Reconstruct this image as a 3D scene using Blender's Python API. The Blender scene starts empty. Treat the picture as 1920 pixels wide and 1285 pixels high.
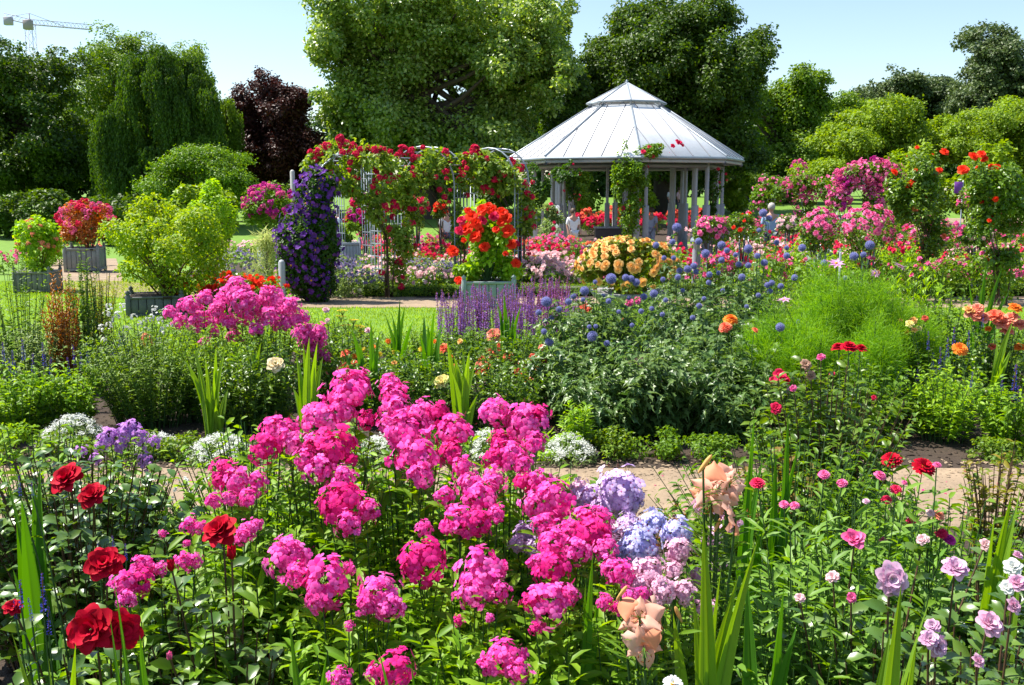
import bpy, math, random
import numpy as np
from mathutils import Vector, Matrix, Euler, Quaternion
R = math.radians
rng = np.random.default_rng(11)
random.seed(5)
SC = bpy.context.scene
COL = SC.collection

# ------------------------------------------------------------ camera
F_PX, PITCH, EYE = 1867.0, R(8.75), 1.65
cam_d = bpy.data.cameras.new('camera')
cam = bpy.data.objects.new('camera', cam_d)
COL.objects.link(cam)
cam_d.sensor_width = 36; cam_d.lens = 36 * F_PX / 1920
cam_d.clip_start = 0.05; cam_d.clip_end = 2000
cam.location = (0, 0, EYE); cam.rotation_euler = (R(90) - PITCH, 0, 0)
SC.camera = cam

# ------------------------------------------------------------ sky and sun
SUN_EL, SUN_AZ = 61.0, -74.0       # azimuth measured from +Y towards +X (sun is behind the scene, to the left)
world = bpy.data.worlds.new("World"); SC.world = world; world.use_nodes = True
wn = world.node_tree.nodes; wl = world.node_tree.links
bg = wn['Background']
sky = wn.new('ShaderNodeTexSky'); sky.sky_type = 'NISHITA'; sky.sun_disc = False
sky.sun_elevation = R(SUN_EL); sky.sun_rotation = R(SUN_AZ)
sky.air_density = 1.0; sky.dust_density = 0.5; sky.ozone_density = 1.2
wl.new(sky.outputs[0], bg.inputs[0]); bg.inputs[1].default_value = 0.1
sd = bpy.data.lights.new('sun', 'SUN'); sd.energy = 5.0; sd.angle = R(0.5); sd.color = (1, 0.95, 0.86)
so = bpy.data.objects.new('sun', sd); COL.objects.link(so)
sv = Vector((math.cos(R(SUN_EL)) * math.sin(R(SUN_AZ)), math.cos(R(SUN_EL)) * math.cos(R(SUN_AZ)), math.sin(R(SUN_EL))))
so.rotation_euler = sv.to_track_quat('Z', 'Y').to_euler()
SC.view_settings.view_transform = 'Standard'; SC.view_settings.look = 'None'
SC.view_settings.exposure = 1.05; SC.view_settings.gamma = 1
SC.cycles.max_bounces = 6; SC.cycles.transparent_max_bounces = 6
SC.cycles.diffuse_bounces = 4; SC.cycles.glossy_bounces = 2; SC.cycles.transmission_bounces = 4
SC.cycles.caustics_reflective = False; SC.cycles.caustics_refractive = False

# ------------------------------------------------------------ ground profile and photo geometry
GY = [-20, 8, 40, 46, 70, 90, 400]
GZ = [0, 0, -0.85, -0.85, 0.5, 0.9, 1.2]
def gz(y): return float(np.interp(y, GY, GZ))
def P(px, py, D):
    """world point seen at photo pixel (px, py) at a forward distance of D metres"""
    a = (px - 960) / F_PX; b = -(py - 642.5) / F_PX
    c, s = math.cos(PITCH), math.sin(PITCH)
    t = D / (c + b * s)
    return Vector((t * a, D, EYE + t * (-s + b * c)))
def PD(px, py, z=None):
    """where the ray through a pixel meets the ground"""
    lo, hi = 1.0, 200.0
    for _ in range(50):
        m = (lo + hi) / 2
        if P(px, py, m).z > gz(m): lo = m
        else: hi = m
    return P(px, py, lo)

# ------------------------------------------------------------ materials
MATS = {}
def _mat(name):
    m = bpy.data.materials.new(name); m.use_nodes = True
    nt = m.node_tree; nt.nodes.clear()
    out = nt.nodes.new('ShaderNodeOutputMaterial')
    return m, nt, out
def leafmat(name, c1, c2, tr=0.34, rough=0.48, spec=0.32, trc=None):
    """leaf: colour varies from leaf to leaf, thin and slightly see-through for light"""
    if name in MATS: return MATS[name]
    c1, c2 = [(c[0] * 1.56, c[1] * 1.4, c[2] * .75) for c in (c1, c2)]
    m, nt, out = _mat(name); N = nt.nodes.new; L = nt.links.new
    g = N('ShaderNodeNewGeometry'); ramp = N('ShaderNodeMix'); ramp.data_type = 'RGBA'
    L(g.outputs['Random Per Island'], ramp.inputs[0])
    ramp.inputs[6].default_value = (*c1, 1); ramp.inputs[7].default_value = (*c2, 1)
    tc = N('ShaderNodeTexCoord'); no = N('ShaderNodeTexNoise'); no.inputs['Scale'].default_value = 1.7
    L(tc.outputs['Object'], no.inputs['Vector'])
    hs = N('ShaderNodeHueSaturation'); L(ramp.outputs[2], hs.inputs['Color'])
    mr = N('ShaderNodeMapRange'); mr.inputs[1].default_value = .3; mr.inputs[2].default_value = .7
    mr.inputs[3].default_value = .82; mr.inputs[4].default_value = 1.2
    L(no.outputs[0], mr.inputs[0]); L(mr.outputs[0], hs.inputs['Value'])
    p = N('ShaderNodeBsdfPrincipled'); L(hs.outputs[0], p.inputs['Base Color'])
    p.inputs['Roughness'].default_value = rough; p.inputs['Specular IOR Level'].default_value = spec
    t = N('ShaderNodeBsdfTranslucent')
    h2 = N('ShaderNodeHueSaturation'); h2.inputs['Hue'].default_value = .485; h2.inputs['Saturation'].default_value = 1.15
    h2.inputs['Value'].default_value = 2.0
    L(hs.outputs[0], h2.inputs['Color']); L(h2.outputs[0], t.inputs['Color'])
    mx = N('ShaderNodeMixShader'); mx.inputs[0].default_value = tr
    L(p.outputs[0], mx.inputs[1]); L(t.outputs[0], mx.inputs[2]); L(mx.outputs[0], out.inputs[0])
    MATS[name] = m; return m
def petal(name, c1, c2=None, tr=0.3, rough=0.65):
    if name in MATS: return MATS[name]
    c2 = c2 or tuple(min(1, x * 1.1 + .03) for x in c1)
    m, nt, out = _mat(name); N = nt.nodes.new; L = nt.links.new
    g = N('ShaderNodeNewGeometry'); mi = N('ShaderNodeMix'); mi.data_type = 'RGBA'
    L(g.outputs['Random Per Island'], mi.inputs[0])
    mi.inputs[6].default_value = (*c1, 1); mi.inputs[7].default_value = (*c2, 1)
    p = N('ShaderNodeBsdfPrincipled'); L(mi.outputs[2], p.inputs['Base Color'])
    p.inputs['Roughness'].default_value = rough; p.inputs['Specular IOR Level'].default_value = .14
    t = N('ShaderNodeBsdfTranslucent'); L(mi.outputs[2], t.inputs['Color'])
    mx = N('ShaderNodeMixShader'); mx.inputs[0].default_value = tr
    L(p.outputs[0], mx.inputs[1]); L(t.outputs[0], mx.inputs[2]); L(mx.outputs[0], out.inputs[0])
    MATS[name] = m; return m
def solid(name, c, rough=0.6, metal=0, noise=0.12, scale=8.0, bump=0.0, c2=None):
    """opaque material with soft blotches of a second tone"""
    if name in MATS: return MATS[name]
    m, nt, out = _mat(name); N = nt.nodes.new; L = nt.links.new
    c2 = c2 or tuple(x * (1 - noise * 2) for x in c)
    tc = N('ShaderNodeTexCoord'); no = N('ShaderNodeTexNoise'); no.inputs['Scale'].default_value = scale
    no.inputs['Detail'].default_value = 8; no.inputs['Roughness'].default_value = .65
    L(tc.outputs['Object'], no.inputs['Vector'])
    cr = N('ShaderNodeMapRange'); cr.inputs[1].default_value = .35; cr.inputs[2].default_value = .68; L(no.outputs[0], cr.inputs[0])
    mi = N('ShaderNodeMix'); mi.data_type = 'RGBA'; L(cr.outputs[0], mi.inputs[0])
    mi.inputs[6].default_value = (*c, 1); mi.inputs[7].default_value = (*c2, 1)
    p = N('ShaderNodeBsdfPrincipled'); L(mi.outputs[2], p.inputs['Base Color'])
    p.inputs['Roughness'].default_value = rough; p.inputs['Metallic'].default_value = metal
    if bump:
        b = N('ShaderNodeBump'); b.inputs['Strength'].default_value = bump; b.inputs['Distance'].default_value = .02
        n2 = N('ShaderNodeTexNoise'); n2.inputs['Scale'].default_value = scale * 7; n2.inputs['Detail'].default_value = 6
        L(tc.outputs['Object'], n2.inputs['Vector']); L(n2.outputs[0], b.inputs['Height']); L(b.outputs[0], p.inputs['Normal'])
    L(p.outputs[0], out.inputs[0]); MATS[name] = m; return m

# ------------------------------------------------------------ mesh collector
class MB:
    def __init__(s): s.v = []; s.f = []; s.n = 0
    def add(s, v, f, mat=0):
        v = np.asarray(v, dtype=np.float64).reshape(-1, 3); f = np.asarray(f, dtype=np.int64)
        if len(v) == 0 or len(f) == 0: return
        s.v.append(v); s.f.append((f + s.n, mat)); s.n += len(v)
    def mesh(s, name, mats, smooth=False, origin=None):
        me = bpy.data.meshes.new(name)
        v = np.concatenate(s.v)
        if origin is not None: v = v - np.asarray(origin)
        me.vertices.add(len(v)); me.vertices.foreach_set('co', v.ravel().astype(np.float32))
        loops = np.concatenate([f.ravel() for f, _ in s.f])
        sizes = np.concatenate([np.full(len(f), f.shape[1]) for f, _ in s.f])
        mi = np.concatenate([np.full(len(f), m) for f, m in s.f])
        me.loops.add(len(loops)); me.loops.foreach_set('vertex_index', loops.astype(np.int32))
        me.polygons.add(len(sizes))
        st = np.concatenate([[0], np.cumsum(sizes)[:-1]])
        me.polygons.foreach_set('loop_start', st.astype(np.int32))
        me.polygons.foreach_set('material_index', mi.astype(np.int32))
        if smooth: me.polygons.foreach_set('use_smooth', np.ones(len(sizes), dtype=bool))
        for m in (mats if isinstance(mats, (list, tuple)) else [mats]): me.materials.append(m)
        me.update(calc_edges=True); me.validate()
        return me
def unit(a):
    a = np.asarray(a, float); return a / np.maximum(np.linalg.norm(a, axis=-1, keepdims=True), 1e-9)
def rdir(n): return unit(rng.normal(size=(n, 3)))
def stamp(mb, tv, tf, Pn, X, Y, Z, mat=0):
    """copy the template (tv, tf) to every position with its scaled axes X, Y, Z"""
    tv = np.asarray(tv, float); n = len(Pn)
    if n == 0: return
    V = Pn[:, None, :] + tv[None, :, 0:1] * X[:, None, :] + tv[None, :, 1:2] * Y[:, None, :] + tv[None, :, 2:3] * Z[:, None, :]
    tf = np.asarray(tf); Fs = tf[None] + (np.arange(n) * len(tv))[:, None, None]
    mb.add(V.reshape(-1, 3), Fs.reshape(-1, tf.shape[1]), mat)
LEAF0 = (np.array([(0, 0, 0), (-.5, .45, .12), (0, 1, -.12), (.5, .45, .12)]), np.array([(0, 2, 1), (0, 3, 2)]))
LEAF1 = (np.array([(0, 0, 0), (-.42, .3, .1), (0, .34, 0), (.42, .3, .1), (-.4, .68, .02), (0, .72, -.07), (.4, .68, .02), (0, 1, -.24)]),
         np.array([(0, 2, 1), (0, 3, 2), (1, 2, 5), (1, 5, 4), (2, 3, 6), (2, 6, 5), (4, 5, 7), (5, 6, 7)]))
def leaves(mb, Pn, Dn, Nn, L, W, tpl=LEAF0, mat=0):
    Dn = unit(Dn); S = unit(np.cross(Dn, Nn)); Z = np.cross(S, Dn)
    n = len(Pn); L = np.broadcast_to(L, (n,))[:, None]; W = np.broadcast_to(W, (n,))[:, None]
    stamp(mb, tpl[0], tpl[1], Pn, S * W, Dn * L, Z * np.minimum(L, W * 2.2), mat)
def tube(mb, pts, rad, k=6, mat=0, cap=True):
    pts = [Vector(p) for p in pts]; n = len(pts)
    rad = [rad] * n if isinstance(rad, (int, float)) else rad
    up = Vector((0, 0, 1)) if abs((pts[-1] - pts[0]).normalized().z) < .9 else Vector((1, 0, 0))
    V = []
    for i in range(n):
        d = (pts[min(i + 1, n - 1)] - pts[max(i - 1, 0)]).normalized()
        a = d.cross(up).normalized(); b = d.cross(a)
        for j in range(k):
            t = 2 * math.pi * j / k
            V.append(pts[i] + (a * math.cos(t) + b * math.sin(t)) * rad[i])
    Fq = [(i * k + j, i * k + (j + 1) % k, (i + 1) * k + (j + 1) % k, (i + 1) * k + j) for i in range(n - 1) for j in range(k)]
    base = mb.n; mb.add(np.array([tuple(v) for v in V]), Fq, mat)
    if cap and k in (4, 6, 8, 12):
        mb.f.append((np.array([[base + (n - 1) * k + j for j in range(k)]]), mat))
def stems(mb, A, B, r=.003, seg=4, sag=0.12, mat=0, k=3):
    """many thin stems from points A to points B that first rise and then lean out; returns a sampler"""
    A = np.asarray(A, float); B = np.asarray(B, float); n = len(A)
    C = A * .5 + B * .5; C[:, :2] = A[:, :2] * (.5 + sag * 2) + B[:, :2] * (.5 - sag * 2); C[:, 2] += (B[:, 2] - A[:, 2]) * .08
    def at(t):
        t = np.asarray(t)[..., None]
        return (1 - t) ** 2 * A + 2 * t * (1 - t) * C + t ** 2 * B
    rings = []
    for i in range(seg + 1):
        t = i / seg; c = at(np.full(n, t)); rr = r * (1.15 - .5 * t)
        for j in range(k):
            a = 2 * math.pi * j / k
            rings.append(c + np.array([math.cos(a), math.sin(a), 0]) * rr)
    V = np.stack(rings, 1)
    q = np.array([(i * k + j, i * k + (j + 1) % k, (i + 1) * k + (j + 1) % k, (i + 1) * k + j) for i in range(seg) for j in range(k)])
    Fs = q[None] + (np.arange(n) * (seg + 1) * k)[:, None, None]
    mb.add(V.reshape(-1, 3), Fs.reshape(-1, 4), mat)
    def sample(idx, t):
        a, b, c = A[idx], B[idx], C[idx]; t = t[:, None]
        p = (1 - t) ** 2 * a + 2 * t * (1 - t) * c + t ** 2 * b
        d = unit(2 * (1 - t) * (c - a) + 2 * t * (b - c)); return p, d
    return sample
def box(mb, c, s, mat=0, rz=0, bev=0.0):
    c = np.asarray(c, float); h = np.asarray(s, float) / 2
    if bev > 0:
        V = []; 
        for sz in (-1, 1):
            for (ex, ey, ez) in ((h[0], h[1], h[2] - bev),):
                pass
        pts = []
        for z, ins in ((-h[2], bev), (-h[2] + bev, 0), (h[2] - bev, 0), (h[2], bev)):
            x, y = h[0] - ins, h[1] - ins; b = bev if ins == 0 else 0.0001
            for (sx, sy) in ((1, 1), (-1, 1), (-1, -1), (1, -1)):
                p1 = (sx * x, sy * (y - b), z); p2 = (sx * (x - b), sy * y, z)
                pts += [p1, p2] if sx * sy > 0 else [p2, p1]
        V = np.array(pts); k = 8
        Fq = [(i * k + j, i * k + (j + 1) % k, (i + 1) * k + (j + 1) % k, (i + 1) * k + j) for i in range(3) for j in range(k)]
        caps = np.array([[7 - j for j in range(8)], [24 + j for j in range(8)]])
    else:
        V = np.array([(x, y, z) for z in (-h[2], h[2]) for (x, y) in ((-h[0], -h[1]), (h[0], -h[1]), (h[0], h[1]), (-h[0], h[1]))])
        Fq = [(0, 3, 2, 1), (4, 5, 6, 7), (0, 1, 5, 4), (1, 2, 6, 5), (2, 3, 7, 6), (3, 0, 4, 7)]; caps = None
    ca, sa = math.cos(rz), math.sin(rz)
    V = V @ np.array([(ca, sa, 0), (-sa, ca, 0), (0, 0, 1)]) + c
    base = mb.n; mb.add(V, Fq, mat)
    if caps is not None: mb.f.append((caps + base, mat))
def lathe(mb, prof, c=(0, 0, 0), k=16, mat=0):
    V = []; c = np.asarray(c, float)
    for (r, z) in prof:
        for j in range(k):
            t = 2 * math.pi * j / k; V.append((c[0] + r * math.cos(t), c[1] + r * math.sin(t), c[2] + z))
    n = len(prof)
    mb.add(V, [(i * k + j, i * k + (j + 1) % k, (i + 1) * k + (j + 1) % k, (i + 1) * k + j) for i in range(n - 1) for j in range(k)], mat)

# ------------------------------------------------------------ things and parts
def thing(name, label, cat, loc=(0, 0, 0), group=None):
    o = bpy.data.objects.new(name, None); COL.objects.link(o); o.empty_display_size = .1
    o.location = loc; o['label'] = label; o['category'] = cat
    if group: o['group'] = group
    return o
def part(root, name, mb, mats, smooth=False, label=None):
    me = mb.mesh(name, mats, smooth, origin=root.location if root else None)
    o = bpy.data.objects.new(name, me); COL.objects.link(o)
    if root: o.parent = root
    if label: o['label'] = label
    return o
def put(root, name, me, loc, rot=(0, 0, 0), s=1.0, parent=None):
    o = bpy.data.objects.new(name, me); COL.objects.link(o); o.parent = parent or root
    o.location = Vector(loc) - (root.location if parent is None else Vector((0, 0, 0)))
    o.rotation_euler = rot; o.scale = (s, s, s) if isinstance(s, (int, float)) else s
    return o
def single(name, label, cat, mb, mats, smooth=False, group=None, kind=None, loc=(0, 0, 0)):
    me = mb.mesh(name, mats, smooth, origin=loc)
    o = bpy.data.objects.new(name, me); COL.objects.link(o); o.location = loc
    if kind: o['kind'] = kind
    if label: o['label'] = label
    if cat: o['category'] = cat
    if group: o['group'] = group
    return o
def face(d, spin=None):
    """euler that turns local +Z to direction d with a random spin"""
    q = Vector(d).to_track_quat('Z', 'Y')
    return (q @ Quaternion((0, 0, 1), random.uniform(0, 6.28) if spin is None else spin)).to_euler()
def smoothleaf(): return LEAF1
# ------------------------------------------------------------ flower shapes (diameter about 1, opening towards +Z)
def petal_grid(nu=4, nv=4, width=.5, cup=.3, curl=.3, taper=.5, tip=0.0):
    V = []
    for j in range(nv + 1):
        v = j / nv; rnd = .3 if tip == 0 else .12
        w = width * (math.sin(math.pi * min(1, (v * .86 + .1))) ** taper) * (1 - tip * v ** 3)
        if taper < .5: w = width * min(1, .3 + 1.3 * v) * (1 - .3 * v ** 5)
        for i in range(nu + 1):
            u = -1 + 2 * i / nu
            V.append((u * w, v - rnd * u * u * v, cup * u * u * .35 - curl * v ** 3 + .16 * math.sin(v * 3.1) * (1 - u * u) * -.5))
    Fq = [(j * (nu + 1) + i, j * (nu + 1) + i + 1, (j + 1) * (nu + 1) + i + 1, (j + 1) * (nu + 1) + i) for j in range(nv) for i in range(nu)]
    return np.array(V), np.array(Fq)
FL = {}
def keyed(fn):
    def w(*a):
        k = (fn.__name__,) + tuple(getattr(x, 'name', x) for x in a)
        if k not in FL: FL[k] = fn(*a)
        return FL[k]
    return w
FLORET_P = (np.array([(0, .02, .0), (-.3, .4, .06), (-.42, .75, .0), (-.2, 1, -.06), (.2, 1, -.06), (.42, .75, 0), (.3, .4, .06), (0, .62, .1)]),
            np.array([(0, 7, 1), (1, 7, 2), (2, 7, 3), (3, 7, 4), (4, 7, 5), (5, 7, 6), (6, 7, 0)]))
FLORET_L = (np.array([(0, .0, .0), (-.42, .6, .05), (0, 1, -.05), (.42, .6, .05)]), np.array([(0, 2, 1), (0, 3, 2)]))
def floret(mb, Pn, Nn, r, tpl, k=5, mat=0, lift=.1, jit=.15):
    Nn = unit(Nn); a = unit(np.cross(Nn, rdir(len(Pn)))); b = np.cross(Nn, a); n = len(Pn)
    r = np.broadcast_to(r, (n,))[:, None]
    for i in range(k):
        t = 2 * math.pi * i / k
        Y = a * math.cos(t) + b * math.sin(t) + Nn * (lift + rng.uniform(-jit, jit, (n, 1)))
        X = np.cross(Y, Nn)
        stamp(mb, tpl[0], tpl[1], Pn, X * r, Y * r, Nn * r, mat)
@keyed
def phlox_head(var, pm, n=56, low=0):
    rr = np.random.default_rng(100 + var); mb = MB()
    i = np.arange(n) + .5; z = 1 - i / n * 1.45; ph = i * 2.39996 + rr.uniform(0, 6)
    s = np.sqrt(np.maximum(0, 1 - z * z)); d = np.stack([s * np.cos(ph), s * np.sin(ph), z], 1)
    d = unit(d + rr.normal(0, .2, d.shape))
    lob = 1 + .2 * np.sin(3 * ph + var) * s + .16 * np.sin(7 * d[:, 2] + var * 2)
    p = d * np.array([.42, .42, .42 + .06 * (var % 3)]) * lob[:, None] * rr.uniform(.62, 1.18, (n, 1)); p[:, 2] += .02
    nn = unit(d + np.array([0, 0, .25]) + rr.normal(0, .25, d.shape))
    floret(mb, p, nn, rr.uniform(.105, .15, n), FLORET_L if low else FLORET_P, mat=0, lift=.05, jit=.22)
    if not low:
        # dark eye, pedicels and unopened buds
        floret(mb, p + nn * .012, nn, .022, FLORET_L, k=4, mat=1, lift=.1)
        stems(mb, np.repeat([[0, 0, -.42]], n // 2, 0) + rr.uniform(-.02, .02, (n // 2, 3)), p[::2][:n // 2] - nn[::2][:n // 2] * .02, r=.008, seg=2, mat=2)
        q = d * .5 * rr.uniform(.85, 1.15, (n, 1)); q = q[rr.uniform(size=n) < .45]
        leaves(mb, q, unit(q), rdir(len(q)), .11, .035, LEAF0, 2)
    return mb.mesh('flower_head', [pm, M_EYE, M_CALYX])
@keyed
def rose(var, pm, n=26, open_=.9):
    rr = np.random.default_rng(200 + var); mb = MB()
    tv, tf = petal_grid(4, 4, .62, .75, .34, .45)
    for i in range(n):
        t = i / (n - 1); ang = i * 2.39996 + rr.uniform(-.2, .2)
        tilt = R(4 + (86 * open_) * t ** .9 + rr.uniform(-9, 9)); ln = .26 + .2 * t + rr.uniform(-.04, .03)
        out = np.array([math.cos(ang), math.sin(ang), 0]); up = np.array([0, 0, 1.])
        Y = out * math.sin(tilt) + up * math.cos(tilt); X = np.cross(Y, out * math.cos(tilt) - up * math.sin(tilt)); X = unit(X)
        Z = -(out * math.cos(tilt) - up * math.sin(tilt))
        v = tv.copy(); v[:, 2] += rr.normal(0, .034, len(v)); v[:, 0] *= rr.uniform(.85, 1.15)
        p0 = out * (.02 + .09 * t) + up * (-.2 + .05 * (1 - t))
        stamp(mb, v, tf, p0[None], (X * ln)[None], (Y * ln)[None], (Z * ln)[None], 0)
    d = np.array([[math.cos(a), math.sin(a), -.4] for a in np.arange(5) * 1.2566])
    leaves(mb, np.repeat([[0, 0, -.2]], 5, 0), d, np.repeat([[0, 0, 1.]], 5, 0), .28, .09, LEAF0, 1)
    return mb.mesh('flower', [pm, M_CALYX_G], smooth=True)
@keyed
def rosebud(pm):
    mb = MB(); tv, tf = petal_grid(3, 3, .5, 1.2, -.1, .6)
    for i in range(9):
        ang = i * 2.39996; tilt = R(6 + i * 1.8); out = np.array([math.cos(ang), math.sin(ang), 0]); up = np.array([0, 0, 1.])
        Y = out * math.sin(tilt) + up * math.cos(tilt); Z = -(out * math.cos(tilt) - up * math.sin(tilt)); X = unit(np.cross(Y, -Z))
        stamp(mb, tv, tf, (out * (.05 + .01 * i) - up * .4)[None], (X * .5)[None], (Y * .8)[None], (Z * .5)[None], 0)
    d = np.array([[math.cos(a), math.sin(a), 1.2] for a in np.arange(5) * 1.2566])
    leaves(mb, np.repeat([[0, 0, -.44]], 5, 0), d, np.repeat([[0, 0, 1.]], 5, 0), .4, .14, LEAF0, 1)
    lathe(mb, [(.03, -.62), (.12, -.5), (.13, -.4), (.05, -.34)], k=8, mat=1)
    return mb.mesh('bud', [pm, M_CALYX_G], smooth=True)
@keyed
def far_rose(var, pm):
    """small rosette for roses seen from far away"""
    rr = np.random.default_rng(300 + var); mb = MB()
    for ring, (k, tilt, ln) in enumerate(((7, 78, .5), (6, 50, .42), (5, 20, .32))):
        for i in range(k):
            ang = 2 * math.pi * i / k + ring * .5 + rr.uniform(-.2, .2); tl = R(tilt + rr.uniform(-12, 12))
            out = np.array([math.cos(ang), math.sin(ang), 0]); up = np.array([0, 0, 1.])
            Y = out * math.sin(tl) + up * math.cos(tl); Z = -(out * math.cos(tl) - up * math.sin(tl)); X = unit(np.cross(Y, -Z))
            stamp(mb, FLORET_P[0], FLORET_P[1], (-up * .15)[None], (X * ln)[None], (Y * ln)[None], (Z * ln)[None], 0)
    return mb.mesh('flower', [pm])
@keyed
def truss(var, pm, n=16):
    """rounded cluster of small blooms (geranium, rambling rose)"""
    rr = np.random.default_rng(400 + var); mb = MB()
    d = unit(rr.normal(size=(n, 3)) + np.array([0, 0, .5])); p = d * .36 * rr.uniform(.7, 1.1, (n, 1))
    floret(mb, p, unit(d + rr.normal(0, .2, d.shape)), rr.uniform(.15, .22, n), FLORET_L, mat=0, lift=.25)
    floret(mb, p * .97, unit(d + rr.normal(0, .2, d.shape)), rr.uniform(.1, .15, n), FLORET_L, mat=0, lift=.8)
    return mb.mesh('flower_head', [pm])
@keyed
def globe(var, pm, pm2):
    rr = np.random.default_rng(500 + var); mb = MB(); n = 420
    i = np.arange(n) + .5; z = 1 - 2 * i / n; ph = i * 2.39996; s = np.sqrt(1 - z * z)
    d = unit(np.stack([s * np.cos(ph), s * np.sin(ph), z], 1) + rr.normal(0, .04, (n, 3)))
    lathe(mb, [(.001, -.36)] + [(.36 * math.sin(a), -.36 * math.cos(a)) for a in np.linspace(.3, 2.8, 8)] + [(.001, .36)], k=12, mat=1)
    leaves(mb, d * .33, d, rdir(n), rr.uniform(.13, .2, n), .045, LEAF0, 0)
    floret(mb, d[::2] * .47, d[::2], .05, FLORET_L, k=4, mat=0, lift=.5)
    return mb.mesh('flower_head', [pm, pm2])
@keyed
def spike(var, pm, n=90, w=.055, top=1.0):
    """flower spike, 1 unit tall"""
    rr = np.random.default_rng(600 + var); mb = MB(); lv = np.sort(rr.integers(0, 22, n)) / 22
    a = rr.uniform(0, 6.28, n); taper = (1 - lv * .75) * w
    p = np.stack([np.cos(a) * taper * .7, np.sin(a) * taper * .7, lv * top + rr.normal(0, .008, n)], 1)
    d = np.stack([np.cos(a), np.sin(a), rr.uniform(.1, 1, n)], 1)
    leaves(mb, p, d, rdir(n), (1.1 - lv * .6) * w * 1.1, w * .75, LEAF0, 0)
    tube(mb, [(0, 0, -.1), (0, 0, top)], .009, 4, 1)
    return mb.mesh('flower_spike', [pm, M_CALYX])
@keyed
def dahlia(var, pm, cm, layers=4, k=16, flat=.0):
    rr = np.random.default_rng(700 + var); mb = MB()
    for l in range(layers):
        t = l / max(1, layers - 1); tl = R(84 - 55 * t - flat * -8); ln = .5 - .2 * t
        for i in range(k - l * 2):
            ang = 2 * math.pi * (i + .5 * l) / (k - l * 2) + rr.uniform(-.06, .06); tt = tl + R(rr.uniform(-6, 6))
            out = np.array([math.cos(ang), math.sin(ang), 0]); up = np.array([0, 0, 1.])
            Y = out * math.sin(tt) + up * math.cos(tt); Z = -(out * math.cos(tt) - up * math.sin(tt)); X = unit(np.cross(Y, -Z))
            stamp(mb, FLORET_P[0], FLORET_P[1], (up * (-.06 + .03 * l))[None], (X * ln * .45)[None], (Y * ln)[None], (Z * ln)[None], 0)
    lathe(mb, [(.13, -.03), (.12, .06), (.07, .1), (.001, .11)], k=10, mat=1)
    lathe(mb, [(.02, -.25), (.1, -.16), (.13, -.06)], k=8, mat=2)
    return mb.mesh('flower', [pm, cm, M_CALYX_G])
@keyed
def cosmos(var, pm):
    mb = MB(); rr = np.random.default_rng(var)
    tv, tf = petal_grid(4, 4, .22, .2, .15, .6)
    for i in range(8):
        ang = 2 * math.pi * i / 8 + rr.uniform(-.08, .08); tl = R(80 + rr.uniform(-8, 12))
        out = np.array([math.cos(ang), math.sin(ang), 0]); up = np.array([0, 0, 1.])
        Y = out * math.sin(tl) + up * math.cos(tl); Z = -(out * math.cos(tl) - up * math.sin(tl)); X = unit(np.cross(Y, -Z))
        stamp(mb, tv, tf, (out * .03)[None], (X * .52)[None], (Y * .48)[None], (Z * .4)[None], 0)
    lathe(mb, [(.09, -.02), (.08, .05), (.001, .08)], k=10, mat=1)
    return mb.mesh('flower', [pm, M_YEL], smooth=False)
@keyed
def lily(var, pm):
    mb = MB(); rr = np.random.default_rng(var)
    tv, tf = petal_grid(6, 9, .31, .25, .9, .4, .0)
    for i in range(6):
        ang = 2 * math.pi * i / 6 + rr.uniform(-.1, .1); tl = R(44 + rr.uniform(-14, 14))
        out = np.array([math.cos(ang), math.sin(ang), 0]); up = np.array([0, 0, 1.])
        Y = out * math.sin(tl) + up * math.cos(tl); Z = (out * math.cos(tl) - up * math.sin(tl)); X = unit(np.cross(Y, Z))
        sc = .52 * rr.uniform(.85, 1.1) * (1.0 if i % 2 else .92); v = tv.copy(); v[:, 2] *= -1
        v[:, 0] *= (1.2 if i % 2 else .8); v[:, 2] += .1 * np.sin(v[:, 1] * 19 + i * 2) * np.abs(v[:, 0]) * 3; v[:, 0] *= 1 + .45 * np.sin(np.clip(v[:, 1], 0, 1) * 3.1) ** 2; v[:, 0] *= 1 - .75 * np.clip(v[:, 1] - .7, 0, 1) / .3
        stamp(mb, v, tf, (up * -.35)[None], (X * sc)[None], (Y * sc)[None], (Z * sc)[None], 0)
        a2 = ang + .5; o2 = Vector((math.cos(a2), math.sin(a2), 0))
        tip = o2 * .17 + Vector((0, 0, .28)); tube(mb, [Vector((0, 0, -.3)), o2 * .06 + Vector((0, 0, .05)), tip], .008, 4, 2)
        tube(mb, [tip - Vector((0, 0, .0)) - o2.cross(Vector((0, 0, 1))) * .04, tip + o2.cross(Vector((0, 0, 1))) * .04], .013, 4, 1)
    tube(mb, [(0, 0, -.3), (.02, .01, .36)], .012, 4, 2)
    return mb.mesh('flower', [pm, M_ANTHER, M_CALYX_G], smooth=True)

M_EYE = petal('phlox_eye', (.45, .01, .12)); M_CALYX = petal('calyx_purple', (.1, .015, .03), (.16, .06, .03))
M_CALYX_G = leafmat('calyx_green', (.05, .12, .02), (.09, .2, .04))
M_YEL = petal('stamen_yellow', (.8, .42, .02)); M_ANTHER = petal('anther_rust', (.25, .06, .01))
PINK = petal('petal_hot_pink', (.8, .01, .27), (.95, .15, .56), tr=.32)
PINK2 = petal('petal_magenta_pink', (.8, .02, .33), (.95, .2, .6), tr=.32)
PINK3 = petal('petal_deep_pink', (.66, .005, .17), (.86, .04, .32), tr=.3)
LAV = petal('petal_lavender', (.56, .36, .74), (.8, .62, .86)); LAVB = petal('petal_pale_blue', (.4, .42, .8), (.68, .66, .88))
PALEP = petal('petal_pale_pink', (.78, .4, .58), (.85, .55, .7))
RED = petal('petal_crimson', (.38, .0005, .012), (.6, .001, .03), tr=.2)
SCAR = petal('petal_scarlet', (.85, .025, .01), (.9, .07, .02))
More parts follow.
